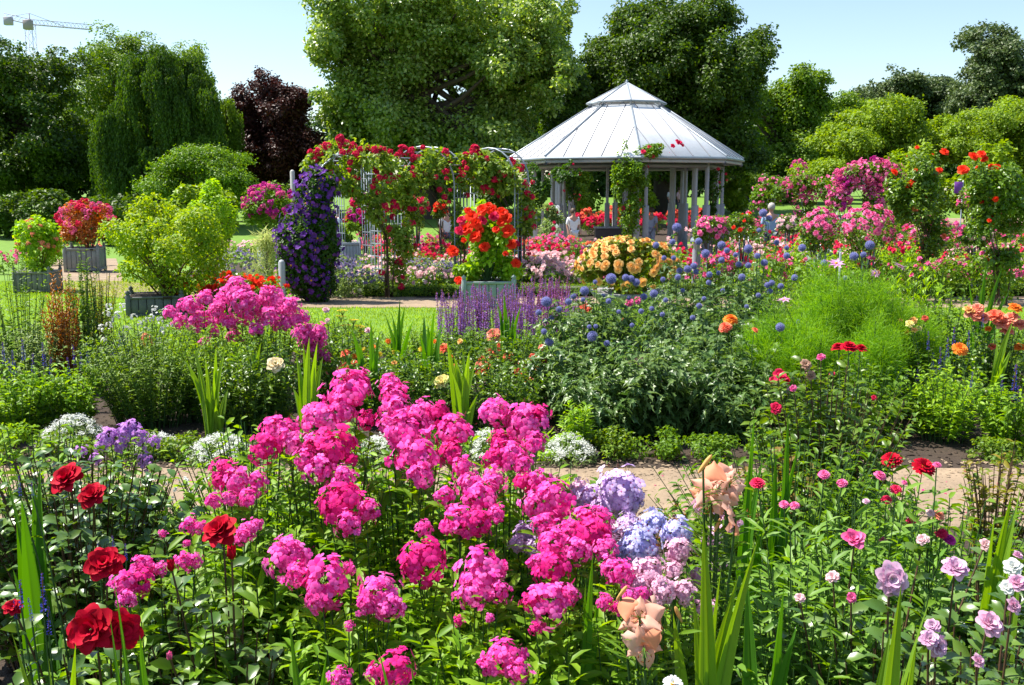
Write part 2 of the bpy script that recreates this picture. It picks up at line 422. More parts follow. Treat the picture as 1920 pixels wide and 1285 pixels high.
CRIM = petal('petal_cherry', (.65, .01, .07), (.82, .04, .14)); MAG = petal('petal_magenta', (.5, .02, .28), (.7, .05, .4))
ROSEP = petal('petal_rose_pink', (.8, .08, .3), (.88, .25, .48)); BLUSH = petal('petal_blush', (.85, .5, .55), (.9, .68, .68))
PEACH = petal('petal_peach', (.9, .36, .2), (.92, .56, .44), tr=.35); CORAL = petal('petal_coral', (.86, .13, .07), (.92, .27, .15))
SALMON = petal('petal_salmon', (.88, .26, .15), (.92, .42, .3)); ORANGE = petal('petal_orange', (.88, .2, .02), (.92, .35, .05))
APRI = petal('petal_apricot', (.88, .42, .1), (.95, .62, .25)); LEMON = petal('petal_lemon', (.9, .75, .2), (.92, .82, .4))
WHITE = petal('petal_white', (.75, .78, .72), (.85, .85, .82)); MAUVE = petal('petal_mauve', (.68, .36, .56), (.84, .6, .74))
VIOL = petal('petal_violet', (.13, .04, .4), (.3, .08, .55)); CLEM = petal('petal_clematis', (.09, .018, .22), (.2, .06, .42))
SALV = petal('petal_salvia', (.28, .13, .5), (.46, .2, .55)); BLUE = petal('petal_blue', (.06, .05, .42), (.1, .1, .55))
GLB = petal('thistle_blue', (.22, .23, .52), (.42, .42, .74)); GLB2 = solid('thistle_core', (.1, .12, .3))
CLEO = petal('petal_cleome', (.45, .15, .6), (.65, .35, .75)); LAVEN = petal('lavender_haze', (.2, .17, .36), (.32, .28, .45))

G_MID = leafmat('leaf_mid_green', (.045, .115, .01), (.1, .2, .02))
G_BRIGHT = leafmat('leaf_bright_green', (.09, .21, .012), (.19, .33, .025), tr=.38)
G_CLIMB = leafmat('leaf_climber', (.06, .13, .025), (.16, .24, .07), tr=.38)
G_DARK = leafmat('leaf_dark_green', (.015, .05, .01), (.04, .1, .018))
G_ROSE = leafmat('leaf_rose', (.04, .1, .015), (.1, .18, .03), rough=.36, spec=.5)
G_GREY = leafmat('leaf_grey_green', (.08, .15, .08), (.15, .22, .12), rough=.5)
G_YEL = leafmat('leaf_yellow_green', (.07, .16, .012), (.2, .28, .02), tr=.42)
G_FEN = leafmat('leaf_fern_green', (.08, .21, .012), (.15, .31, .03), tr=.42)
G_SWORD = leafmat('leaf_sword', (.03, .11, .02), (.06, .18, .03), tr=.35, rough=.42)
G_SWORDL = leafmat('leaf_sword_light', (.08, .19, .03), (.14, .26, .05), tr=.4, rough=.42)
G_THIS = leafmat('leaf_thistle', (.035, .09, .034), (.105, .18, .09), tr=.28, rough=.4, spec=.5)
G_BOX = leafmat('leaf_box', (.05, .12, .015), (.12, .2, .03))
G_RUST = leafmat('leaf_rust', (.14, .05, .02), (.2, .12, .03)); G_CU = leafmat('leaf_copper', (.018, .007, .01), (.05, .016, .018), tr=.15)
STEM = solid('stem_green', (.05, .12, .025)); STEMR = solid('stem_brown', (.09, .045, .02))
BARK = solid('bark', (.07, .05, .035), rough=.9, scale=5, bump=.6)

# ------------------------------------------------------------ foliage builders
def cloud(n, c, rad, clumps=24, cr=.35, hollow=.5, zmin=-1.0):
    """leaf positions and outward directions for a crown made of uneven clumps"""
    c = np.asarray(c, float); rad = np.asarray(rad, float)
    cd = rdir(clumps); cd = cd[cd[:, 2] > zmin - .0001] if zmin > -1 else cd; k = len(cd)
    cc = cd * rng.uniform(hollow, .95, (k, 1)) ** .7
    sz = rng.uniform(.55, 1.15, k) * cr
    w = sz ** 2 / (sz ** 2).sum(); idx = rng.choice(k, n, p=w)
    d = rdir(n); r = rng.uniform(.35, 1.12, (n, 1)) ** .5
    loc = cc[idx] + d * r * sz[idx][:, None]
    out = unit(d * .6 + cd[idx] * .5)
    return c + loc * rad, unit(out * np.array([1, 1, 1.]) + np.array([0, 0, .15])), c + cc * rad
def lobed(n, c, rad, lobes=14, gaps=.3, seed=0):
    """tree crown: big lobes carry small clumps of leaves; a smooth 3D noise eats irregular holes into it"""
    c = np.asarray(c, float); rad = np.asarray(rad, float); ld = rdir(lobes); ld[:, 2] = ld[:, 2] * .9 + .05
    lc = ld * rng.uniform(.25, .88, (lobes, 1)); lr = rng.uniform(.18, .4, lobes); k = 22
    cd = rdir(lobes * k); li = np.repeat(np.arange(lobes), k); cc = lc[li] + cd * (lr[li] * rng.uniform(.6, 1.15, lobes * k))[:, None]
    cr = rng.uniform(.05, .14, lobes * k); w = cr ** 2; idx = rng.choice(lobes * k, n, p=w / w.sum()); d = rdir(n)
    loc = cc[idx] + d * (rng.uniform(.2, 1.25, (n, 1)) ** .6) * cr[idx][:, None] * np.array([1.25, 1.25, .75])
    inner = rng.uniform(size=n) < .16; loc[inner] = rdir(int(inner.sum())) * rng.uniform(.1, .7, (int(inner.sum()), 1))
    P3 = loc * rad; f = 0
    for s_, a_ in ((.55, 1.0), (1.3, .7), (2.9, .45)):
        for _ in range(3):
            q = rdir(1)[0] * s_ * 2.2; f = f + a_ * np.sin(P3 @ q + rng.uniform(0, 6.28)) / 3
    keep = f > -1.15 + gaps * 2.2
    out = unit(d * .55 + cd[idx] * .4 + unit(loc) * .4)
    return (c + P3)[keep], out[keep], c + lc * rad
def leafcloud(mb, Pn, On, L, W, tpl=LEAF0, mat=0, flat=.6):
    n = len(Pn); N = unit(On * flat + np.array([0, 0, .45]) + rng.normal(0, .45, (n, 3)))
    D = unit(np.cross(N, rdir(n)) + On * .35 - np.array([0, 0, .2]))
    leaves(mb, Pn, D, N, L * rng.uniform(.65, 1.25, n), W * rng.uniform(.7, 1.2, n), tpl, mat)

def leafy_stems(mb, A, B, per, L, W, tpl=LEAF1, mat=1, t0=.15, t1=.95, up=.4, r=.003, smat=0, droop=.0):
    """stems with leaves standing off them all the way up"""
    smp = stems(mb, A, B, r=r, mat=smat); n = len(A)
    idx = np.repeat(np.arange(n), per); t = rng.uniform(t0, t1, len(idx))
    p, d = smp(idx, t); side = rdir(len(idx)); side[:, 2] *= .3
    D = unit(side - d * (side * d).sum(1, keepdims=True)) + np.array([0, 0, up]) + d * .15 - np.array([0, 0, droop])
    N = np.array([0, 0, 1.]) + rng.normal(0, .35, (len(idx), 3))
    s = rng.uniform(.6, 1.15, len(idx)) * (1.05 - .35 * t)
    leaves(mb, p, D, N, L * s, W * s, tpl, mat)
    return smp
def g3(x, y): return np.array([x, y, gz(y)])
def herb(name, label, cat, heads, base=None, leafm=None, L=.07, W=.03, per=16, extra=40, spread=.25, er=.3, eh=.8, group=None, stemr=.0035, stemm=None, tpl=LEAF1, up=.4, pname='flower_head', maxh=None, droop=0, eper=None):
    """a flowering plant: heads = [(mesh, point, size, direction)], leafy stems rise from the base to each of them"""
    hp = np.array([tuple(h[1]) for h in heads]) if heads else np.zeros((0, 3))
    if base is None: base = (hp[:, 0].mean(), hp[:, 1].mean() + .02)
    b = g3(*base); root = thing(name, label, cat, b, group)
    mb = MB(); leafm = leafm or G_MID; stemm = stemm or STEM
    if len(hp):
        A = np.stack([b[0] + (hp[:, 0] - b[0]) * spread, b[1] + (hp[:, 1] - b[1]) * spread, np.full(len(hp), b[2])], 1) + np.append(rng.normal(0, .015, 2), 0)
        dirs = np.array([tuple(h[3]) for h in heads]); sz = np.array([h[2] if isinstance(h[2], (int, float)) else h[2][0] for h in heads])
        off = .35 if pname == 'flower_head' else .15
        B = hp - unit(dirs) * sz[:, None] * off if pname != 'flower_spike' else hp
        leafy_stems(mb, A, B, int(per * 1.35), L, W, tpl, 1, up=up, r=stemr, t1=.97, droop=droop)
    if extra:
        top = (hp[:, 2].mean() if len(hp) else b[2] + .6) if maxh is None else b[2] + maxh
        a = rng.uniform(0, 6.283, extra); rr_ = np.sqrt(rng.uniform(0, 1, extra))
        er2 = er if isinstance(er, (tuple, list)) else (er, er)
        B = np.stack([b[0] + np.cos(a) * rr_ * er2[0], b[1] + np.sin(a) * rr_ * er2[1], b[2] + (top - b[2]) * eh * rng.uniform(.68, 1.08, extra) * (1 - .25 * rr_ ** 2)], 1)
        A = np.stack([b[0] + (B[:, 0] - b[0]) * .45, b[1] + (B[:, 1] - b[1]) * .45, np.full(extra, b[2])], 1)
        leafy_stems(mb, A, B, eper or per, L, W, tpl, 1, up=up, r=stemr * .8, t0=.1, t1=1, droop=droop)
    if mb.n: part(root, 'foliage', mb, [stemm, leafm])
    for h in heads:
        d = unit(np.array(h[3], float) + rng.normal(0, .08, 3)) if pname != 'flower_spike' else h[3]
        put(root, pname if len(h) < 5 else h[4], h[0], h[1], face(d), h[2])
    return root
def blades(name, label, px, D, tops, base_py=None, m=None, w=.028, cat='leaves', group=None, extra=3, bx=None, spikes=()):
    """a tuft of sword leaves; tops = [(px, py)] of the leaf tips"""
    x0 = P(px, 700, D).x; b = g3(x0, D); root = thing(name, label, cat, b, group)
    tl = [(P(a, c, D + random.uniform(-.08, .08) * D / 4)) for a, c in tops]
    for _ in range(extra):
        q = random.choice(tl); tl.append(Vector((q.x + random.uniform(-.06, .06), q.y + random.uniform(-.1, .1), b[2] + (q.z - b[2]) * random.uniform(.5, .85))))
    for i, T in enumerate(tl):
        mb = MB(); s = 12; A = Vector((b[0] + random.uniform(-.035, .035), b[1] + random.uniform(-.03, .03), b[2])); 
        C = Vector((A.x * .8 + T.x * .2 , A.y * .8 + T.y * .2, A.z + (T.z - A.z) * .62))
        tw = random.uniform(-.9, .9); V = []
        for j in range(s + 1):
            t = j / s; p = A * (1 - t) ** 2 + C * 2 * t * (1 - t) + T * t * t
            ww = w * (1 - t ** 2.6) * (.55 + .6 * min(1, t * 2.2)) * .5
            an = tw * (.5 + t); sx = Vector((math.cos(an), math.sin(an), 0)); nn = Vector((-math.sin(an), math.cos(an), 0))
            V += [tuple(p + sx * ww * u_ + nn * ww * h_) for u_, h_ in ((-1, 0), (-.78, .2), (-.55, .12), (-.32, .34), (-.1, .3), (0, .52), (.1, .3), (.32, .34), (.55, .12), (.78, .2), (1, 0))]
        mb.add(V, [(j * 11 + i2, j * 11 + i2 + 1, j * 11 + i2 + 12, j * 11 + i2 + 11) for j in range(s) for i2 in range(10)])
        part(root, 'leaf_blade', mb, m or G_SWORD)
    return root
BUSHES = {}
def shrub(name, label, cat, px, D, wpx, top, bot=None, leafm=None, L=.05, W=.03, n=2500, clumps=26, cr=.4, fl=None, nf=0, fs=.08, group=None, depth=None, trunk=True, tpl=LEAF0, front=0.0, hollow=.5, fname='flower', low=None, flat=.6, maxz=1.0):
    """rounded bush in metres taken from its size in the photo; fl = list of flower meshes"""
    T = P(px, top, D); gzz = gz(D); bz = P(px, bot, D).z if bot else gzz
    rx = wpx / 2 * D / F_PX; rz = (T.z - bz) / 2; ry = depth or rx
    c = np.array([T.x, D, bz + rz]); root = thing(name, label, cat, (T.x, D, gzz), group)
    mb = MB(); Pn, On, cc = cloud(n, c, (rx * .86, ry * .86, rz * .9), clumps, cr, hollow)
    keep = Pn[:, 2] > gzz + .01; leafcloud(mb, Pn[keep], On[keep], L, W, tpl, 1, flat)
    k = min(len(cc), 16); A = np.repeat([[T.x, D, gzz]], k, 0) + rng.normal(0, .02, (k, 3)) * [1, 1, 0]
    if trunk: stems(mb, A, cc[:k], r=max(.006, rx * .018), seg=5, k=4, mat=0, sag=.2)
    part(root, 'foliage', mb, [STEMR, leafm or G_MID])
    for i in range(nf):
        d = unit(rng.normal(size=3) * [1, 1, .8] + [0, -front, .35]); 
        if d[2] < -.45: d[2] *= -1
        p = c + d * np.array([rx, ry, rz]) * rng.uniform(.82, 1.0)
        if p[2] < gzz + .05: continue
        put(root, fname, fl[i % len(fl)], p, face(unit(d + [0, -.2, .3])), fs * random.uniform(.75, 1.2))
    return root
# ------------------------------------------------------------ ground
def sheet(name, quads_xy, mat, dz=0.0, nsub=1, kind='structure'):
    """flat piece of ground following the terrain; quads_xy = [(x0, y0, x1, y1)] or 4-corner polygons"""
    mb = MB()
    for q in quads_xy:
        if len(q) == 4 and not hasattr(q[0], '__len__'):
            x0, y0, x1, y1 = q; q = [(x0, y0), (x1, y0), (x1, y1), (x0, y1)]
        a, b, c, d = [np.array(p, float) for p in q]; n = max(2, int(max(abs(d[1] - a[1]), abs(c[1] - b[1])) / .8) + 1); n = min(n, 60)
        V = []
        for i in range(n + 1):
            t = i / n
            for p in (a * (1 - t) + d * t, b * (1 - t) + c * t): V.append((p[0], p[1], gz(p[1]) + dz))
        mb.add(V, [(2 * i, 2 * i + 1, 2 * i + 3, 2 * i + 2) for i in range(n)])
    o = single(name, None, None, mb, mat); o['kind'] = kind; return o
GRASS = solid('lawn', (.13, .25, .015), rough=.9, scale=3.5, bump=.5, c2=(.09, .18, .012))
SAND = solid('sand_path', (.31, .225, .145), rough=.95, scale=2.0, bump=.9, c2=(.2, .145, .095))
SOIL = solid('soil', (.035, .022, .014), rough=1, scale=6, bump=1.0, c2=(.06, .04, .026))
mb = MB(); ys = [-20, -5, 0, 4, 8, 12, 16, 20, 25, 30, 35, 40, 46, 52, 58, 64, 70, 80, 90, 140, 250, 400]
V = []
for y in ys:
    for x in (-400, -60, 60, 400): V.append((x, y, gz(y)))
mb.add(V, [(4 * i + j, 4 * i + j + 1, 4 * i + j + 5, 4 * i + j + 4) for i in range(len(ys) - 1) for j in range(3)])
o = single('ground', None, None, mb, GRASS); o['kind'] = 'structure'
sheet('soil_near', [(-9, -1, 9, 4.7)], SOIL, .004)
sheet('path_near', [(-14, 4.7, 14, 5.75)], SAND, .008)
sheet('soil_middle', [(-14, 5.75, 14, 10.5)], SOIL, .004)
sheet('path_cross', [(-3.9, 15.6, 18, 17.5), [(-9.2, 19.0), (-3.9, 15.6), (-3.9, 17.5), (-8.6, 22)], [(-9.2, 19.0), (-8.6, 22), (-13.5, 34), (-15.5, 34)]], SAND, .008)
sheet('soil_parterre', [(-3.9, 17.5, -2.6, 38), (-1.7, 17.5, 18, 24), (-1.7, 25, 18, 33), (-8.5, 23, -3.9, 38)], SOIL, .012)
sheet('path_parterre', [(-2.6, 17.5, -1.7, 38), (-1.7, 24, 18, 25), (-1.7, 33, 1, 38)], SAND, .008)
sheet('path_far', [(-3, 33, 30, 46), [(14, 57), (60, 57), (60, 61), (14, 59.5)], [(3, 60), (14, 57), (14, 59.5), (3, 62)]], SAND, .012)
sheet('soil_far', [(12, 33.5, 30, 50), (-3, 47, 30, 56)], SOIL, .016)
# soil clods, gravel and fallen petals
def scatter_bits(name, label, n, x0, x1, y0, y1, size, mats, seed, flat=.5):
    r2 = np.random.default_rng(seed); mb = MB(); Pn = np.stack([r2.uniform(x0, x1, n), r2.uniform(y0, y1, n), np.zeros(n)], 1)
    Pn[:, 2] = [gz(y) + .01 for y in Pn[:, 1]]
    tv = np.array([(1, 0, 0), (0, 1, 0), (-1, 0, 0), (0, -1, 0), (0, 0, .9), (.5, .5, .5)]) * .5
    tf = np.array([(0, 5, 4), (5, 1, 4), (1, 2, 4), (2, 3, 4), (3, 0, 4), (0, 1, 5)])
    X = rdir(n); X[:, 2] *= .2; X = unit(X); Y = unit(np.cross([0, 0, 1.], X)); Z = np.cross(X, Y); s = size * r2.uniform(.3, 1.3, (n, 1))
    stamp(mb, tv, tf, Pn, X * s, Y * s * .8, Z * s * flat)
    return single(name, label, 'ground litter', mb, mats, kind='stuff')
scatter_bits('gravel', 'small stones and crumbs lying on the sand path', 5000, -6, 6, 4.7, 5.75, .012, SAND, 1)
scatter_bits('path_crumbs', 'sandy crumbs along both worn edges of the path', 2600, -6, 6, 5.5, 5.95, .03, SAND, 8, .3)
scatter_bits('path_crumbs', 'dark crumbs trodden onto the near side of the path', 2600, -6, 6, 4.6, 5.0, .03, SOIL, 9, .3)
scatter_bits('fallen_petals', 'tiny pink petals fallen on the sand path', 260, -4, 4, 4.7, 5.7, .018, PINK3, 10, .1)
scatter_bits('soil_clods', 'dark crumbly clods of soil between the flowers', 11000, -7, 7, 1.2, 4.75, .035, SOIL, 2)
scatter_bits('soil_crumbs', 'loose dark soil along the front of the bed behind the path', 6000, -8, 8, 5.72, 7.5, .035, SOIL, 3)
# lawn blades on the strip of grass behind the beds
def grass(name, label, rects, n, h, seed):
    r2 = np.random.default_rng(seed); mb = MB()
    ar = np.array([(r[2] - r[0]) * (r[3] - r[1]) for r in rects], float); idx = r2.choice(len(rects), n, p=ar / ar.sum()); rc = np.array(rects)[idx]
    x = rc[:, 0] + (rc[:, 2] - rc[:, 0]) * r2.uniform(size=n); y = rc[:, 1] + (rc[:, 3] - rc[:, 1]) * r2.uniform(size=n)
    z = np.interp(y, GY, GZ); D = rdir(n) * .55 + np.array([0, 0, 1.])
    leaves(mb, np.stack([x, y, z], 1), D, rdir(n), h * r2.uniform(.5, 1.2, n), h * .22, LEAF0)
    return single(name, label, 'grass', mb, leafmat('grass_blade', (.13, .25, .012), (.22, .34, .025), tr=.35), kind='stuff')
grass('grass', 'short bright green lawn grass behind the flower bed', [(-5, 10.5, 9, 15.6), (-14, 10.5, -5, 22)], 110000, .045, 4)

# ------------------------------------------------------------ pavilion
WHITE_M = solid('zinc_sheet', (.84, .84, .86), rough=.4, metal=.0, scale=1.6, noise=.09)
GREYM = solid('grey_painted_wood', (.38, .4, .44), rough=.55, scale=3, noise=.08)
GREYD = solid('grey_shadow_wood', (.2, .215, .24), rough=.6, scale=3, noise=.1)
METAL = solid('galvanised_metal', (.3, .34, .38), rough=.4, metal=.35, scale=5, noise=.08)
GD = 41.0; gc = P(1170, 470, GD); GX = gc.x; GZ0 = gz(GD)
ZE = P(1170, 299, GD).z; RE = 4.78; ZL = P(1170, 200, GD).z; RL = 1.42; ZA = P(1170, 155, GD).z
gaz = thing('garden_pavilion', 'open white-roofed octagonal pavilion with grey posts and a small glazed lantern on top', 'pavilion', (GX, GD, GZ0))
def oc(r, k, z, off=0.0):
    a = -math.pi / 2 + k * math.pi / 4 + off
    return Vector((GX + r * math.cos(a), GD + r * math.sin(a), z))
mb = MB(); ms = MB()
for k in range(8):
    a, b, c, d = oc(RE, k, ZE), oc(RE, k + 1, ZE), oc(RL, k + 1, ZL), oc(RL, k, ZL)
    th = Vector((0, 0, -.05))
    mb.add([a, b, c, d, a + th, b + th, c + th, d + th], [(0, 1, 2, 3), (4, 7, 6, 5), (0, 4, 5, 1)])
    for j in range(1, 5):                                            # standing seams run up the slope, parallel to the middle line
        t = j / 5; e = a.lerp(b, t); up = ((c + d) / 2 - (a + b) / 2); ll = 1.0
        half = abs(t - .5) * (b - a).length; hw = (c - d).length / 2
        if half > hw: ll = ((b - a).length / 2 - half) / ((b - a).length / 2 - hw)
        tube(ms, [e + Vector((0, 0, .012)), e + up * ll * .985 + Vector((0, 0, .012))], .02, 4, 0)
    tube(ms, [a + Vector((0, 0, .02)), d + Vector((0, 0, .02))], .045, 6, 1)
part(gaz, 'roof', mb, [WHITE_M]); part(gaz, 'roof_seam', ms, [solid('seam_grey', (.16, .17, .2)), METAL])
mb = MB()
for k in range(8):                                                   # gutter and fascia board
    a, b = oc(RE + .04, k, 0), oc(RE + .04, k + 1, 0); a2, b2 = oc(RE - .1, k, 0), oc(RE - .1, k + 1, 0)
    for z0, z1, o_ in ((ZE - .03, ZE - .11, .0), (ZE - .115, ZE - .23, -.1)):
        A, B = oc(RE + .05 + o_, k, 0), oc(RE + .05 + o_, k + 1, 0); A2, B2 = oc(RE - .04 + o_, k, 0), oc(RE - .04 + o_, k + 1, 0)
        V = [(p.x, p.y, z) for z in (z0, z1) for p in (A, B, B2, A2)]
        mb.add(V, [(0, 1, 2, 3), (7, 6, 5, 4), (0, 4, 5, 1), (2, 6, 7, 3)], 0 if o_ == 0 else 1)
part(gaz, 'gutter', mb, [METAL, GREYM])
mb = MB()
for k in range(8):                                                   # boarded ceiling ring under the eaves
    a, b, c, d = oc(RE - .05, k, ZE - .2), oc(RE - .05, k + 1, ZE - .2), oc(RL, k + 1, ZL - .3), oc(RL, k, ZL - .3)
    mb.add([a, b, c, d], [(0, 3, 2, 1)]); tube(mb, [a + Vector((0, 0, -.06)), d + Vector((0, 0, -.06))], .07, 4)
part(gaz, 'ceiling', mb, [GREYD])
mb = MB(); mg = MB()
for k in range(8):                                                   # glazed lantern
    r1 = 1.6; z1 = P(1170, 196, GD).z + .02; a, b, t = oc(r1, k, z1), oc(r1, k + 1, z1), Vector((GX, GD, ZA))
    mg.add([a, b, t], [(0, 1, 2)]); tube(mb, [a, t], .035, 4); tube(mb, [a, b], .04, 4)
    m1 = a.lerp(b, .5); tube(mb, [m1, t], .014, 4)
    lo, lo2 = oc(RL, k, ZL - .02), oc(RL, k + 1, ZL - .02); tube(mb, [lo, a.lerp(t, .12)], .03, 4); tube(mb, [lo, lo2], .03, 4)
lathe(mb, [(.06, -.05), (.05, .06), (.01, .12)], (GX, GD, ZA), 8)
gm, nt, out = _mat('frosted_glazing'); p = nt.nodes.new('ShaderNodeBsdfPrincipled'); p.inputs['Base Color'].default_value = (.75, .77, .8, 1); p.inputs['Roughness'].default_value = .35
p.inputs['Alpha'].default_value = .72; nt.links.new(p.outputs[0], out.inputs[0])
ln = part(gaz, 'lantern', mb, [METAL]); me = mg.mesh('lantern_glass', [gm], origin=gaz.location); og = bpy.data.objects.new('lantern_glass', me); COL.objects.link(og); og.parent = ln
for k in range(8):                                                   # posts: a slender pair at each corner, boxed in below
    for rr_, of in ((3.95, 0.0), (3.35, .0), (3.7, .1), (3.7, -.1)):
        q = oc(rr_, k, 0, of); top = ZE - .3 + (RE - rr_) * .2; mb = MB(); box(mb, (q.x, q.y, (GZ0 + top) / 2), (.12, .12, top - GZ0), 0, k * math.pi / 4, .01); po = part(gaz, 'post', mb, [GREYM])
        if rr_ != 3.35:
            mb = MB(); box(mb, (q.x, q.y, GZ0 + .95), (.21, .21, 1.9), 0, k * math.pi / 4, .012)
            pc = part(None, 'post_casing', mb, [GREYM]); pc.data.transform(Matrix.Translation(-gaz.location)); pc.parent = po
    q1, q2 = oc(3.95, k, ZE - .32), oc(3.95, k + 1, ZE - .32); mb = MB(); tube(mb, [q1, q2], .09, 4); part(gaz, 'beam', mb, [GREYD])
mb = MB(); pts = [oc(4.6, k, GZ0 + .03) for k in range(8)]; mb.add([tuple(p) for p in pts] + [(p.x, p.y, p.z - .4) for p in pts], [[i, (i + 1) % 8, 8 + (i + 1) % 8, 8 + i][::-1] for i in range(8)]); mb.f.append((np.array([list(range(8))]), 0))
part(gaz, 'floor', mb, [solid('stone_floor', (.35, .33, .3), scale=3)])
# counter with an information board under the roof
ct = thing('bench_counter', 'dark wooden counter with a pale top standing in the middle of the pavilion', 'counter', (P(1150, 470, 40.6).x, 40.6, GZ0 + .03))
mb = MB(); box(mb, (ct.location.x, 40.6, GZ0 + .48), (1.5, .7, .9), bev=.02); part(ct, 'body', mb, [solid('dark_wood', (.08, .06, .06))])
mb = MB(); box(mb, (ct.location.x, 40.6, GZ0 + .97), (1.62, .82, .06), bev=.015); part(ct, 'counter_top', mb, [GREYM])

# ------------------------------------------------------------ tower crane far away
cr0 = P(56, 90, 210); CR = thing('tower_crane', 'grey tower crane far away above the trees, with a latticed jib', 'crane', (cr0.x, 210, gz(210)))
CRM = solid('crane_paint', (.44, .4, .48)); CRO = solid('crane_orange', (.36, .3, .32))
def lattice(mb, A, B, w, n, r=.06, mat=0):
    A, B = Vector(A), Vector(B); d = (B - A).normalized(); s = d.cross(Vector((0, 0, 1))) if abs(d.z) < .9 else Vector((1, 0, 0)); s.normalize(); u = s.cross(d)
    cs = [s * w / 2, -s * w / 2, u * w] if abs(d.z) < .9 else [s * w / 2 + u * w / 2, -s * w / 2 + u * w / 2, -s * w / 2 - u * w / 2, s * w / 2 - u * w / 2]
    for c in cs: tube(mb, [A + c, B + c], r, 4, mat)
    for i in range(n):
        p, q = A.lerp(B, i / n), A.lerp(B, (i + 1) / n)
        for j in range(len(cs)): tube(mb, [p + cs[j], q + cs[(j + 1) % len(cs)]], r * .6, 4, mat)
top = P(56, 46, 210); mb = MB(); lattice(mb, (top.x, 210, gz(210)), (top.x, 210, top.z), 1.5, 16); part(CR, 'mast', mb, [CRM])
tip = P(172, 56, 214); bk = P(6, 34, 209); mb = MB(); lattice(mb, top, tip, 1.0, 16); part(CR, 'jib', mb, [CRM])
mb = MB(); lattice(mb, top, bk, 1.0, 6); part(CR, 'counter_jib', mb, [CRM])
mb = MB(); box(mb, bk + Vector((1, 0, -.6)), (1.6, 1, 1.6), bev=.05); part(CR, 'counterweight', mb, [CRM])
mb = MB(); box(mb, top + Vector((0, -.8, -.2)), (1.6, 1.4, 1.9), bev=.08); part(CR, 'cab', mb, [CRO])
mb = MB(); pk = top + Vector((0, 0, 2.2)); tube(mb, [top, pk], .12, 4); tube(mb, [pk, tip.lerp(top, .4)], .05, 4); tube(mb, [pk, bk], .05, 4); part(CR, 'tie_bar', mb, [CRM])

# ------------------------------------------------------------ trees
def tree(name, label, px, D, wpx, top, bot, leafm, L=.26, n=45000, clumps=70, cr=.3, trunk_r=.35, depth=None, group='trees around the rose garden', hollow=.45, cx=None, tdx=0, shapes=None, flat=.6, W=None, gaps=.18):
    """crown (ellipsoids of leaf clumps, size taken from the photo) on a branching trunk"""
    L *= .8; n = int(n * 1.7); clumps = int(clumps * 1.5); cr *= .9
    shapes = shapes or [(px, (top + bot) / 2, wpx / 2, (bot - top) / 2, 1.0)]
    bx = P(px + tdx, 400, D).x; base = (bx, D, gz(D)); root = thing(name, label, 'tree', base, group)
    mb = MB(); lim = []
    tot = sum(s[2] * s[3] for s in shapes)
    for (sx, sy, rx_, rz_, w) in shapes:
        C = P(sx, sy, D); rx = rx_ * D / F_PX; rz = rz_ * D / F_PX; k = max(8, int(clumps * sx * 0 + clumps * (rx_ * rz_) / tot)); nn = int(n * rx_ * rz_ / tot * w)
        crr = cr * math.sqrt(tot / (rx_ * rz_)) ** .5
        Pn, On, cc = lobed(int(nn * 1.25), (C.x, D, C.z), (rx, (depth or rx), rz), max(14, int(44 * rx_ * rz_ / tot) + 4), gaps)
        Pn = Pn + rng.normal(0, .1, Pn.shape); keep = Pn[:, 2] > gz(D) + .1; leafcloud(mb, Pn[keep], On[keep], L, W or L * .72, LEAF0, 0, flat)
        lim += [Vector(c) for c in cc[np.linalg.norm(cc - np.array([C.x, D, C.z]), axis=1) < max(rx, rz) * .8][:14]]
    part(root, 'crown', mb, [leafm])
    mt = MB(); zt = max(l.z for l in lim); z0 = gz(D)
    th = Vector((bx + random.uniform(-.3, .3), D, z0 + (zt - z0) * .75)); mid = Vector((bx, D, z0 + (zt - z0) * .3))
    tube(mt, [Vector(base) - Vector((0, 0, .1)), Vector(base) + Vector((0, 0, .5)), mid, th], [trunk_r * 1.35, trunk_r, trunk_r * .75, trunk_r * .2], 8)
    for l in lim:
        t = random.uniform(.1, .9); s = mid.lerp(th, t); m_ = s.lerp(l, .5) + Vector((0, 0, -.04 * (l - s).length)); tube(mt, [s, m_, l], [trunk_r * .33, trunk_r * .2, trunk_r * .05], 5)
    part(root, 'trunk', mt, [BARK], smooth=True)
    return root
T_DK = leafmat('tree_dark', (.018, .05, .009), (.055, .11, .014), tr=.32); T_MD = leafmat('tree_mid', (.04, .1, .012), (.1, .18, .022), tr=.33)
T_PL = leafmat('tree_plane', (.06, .135, .03), (.19, .275, .1), tr=.38, rough=.36, spec=.7); T_YG = leafmat('tree_yellowish', (.07, .145, .012), (.15, .24, .025), tr=.36)
T_BL = leafmat('tree_bluish', (.03, .06, .035), (.07, .11, .06), tr=.2)
tree('plane_tree', 'huge pale-leaved plane tree towering over the rose arches', 820, 60, 500, -90, 330, T_PL, .3, 105000, 150, .2, .7, tdx=-20,
     shapes=[(800, 60, 205, 160, 1), (700, 190, 115, 130, 1.1), (960, 130, 125, 150, 1), (860, 260, 190, 100, .9), (640, 60, 75, 85, 1), (1010, 70, 75, 110, 1)], depth=5.5, gaps=.06)
tree('dark_maple_tree', 'tall dark green tree rising directly behind the pavilion roof', 1240, 64, 360, -60, 380, T_DK, .3, 85000, 120, .22, .6, tdx=0,
     shapes=[(1235, 70, 150, 130, 1), (1170, 150, 110, 110, 1), (1310, 190, 130, 160, 1), (1230, 250, 170, 110, 1), (1090, 230, 70, 130, 1), (1375, 160, 60, 90, 1), (1330, 300, 110, 80, 1)], depth=5.5, gaps=.04)
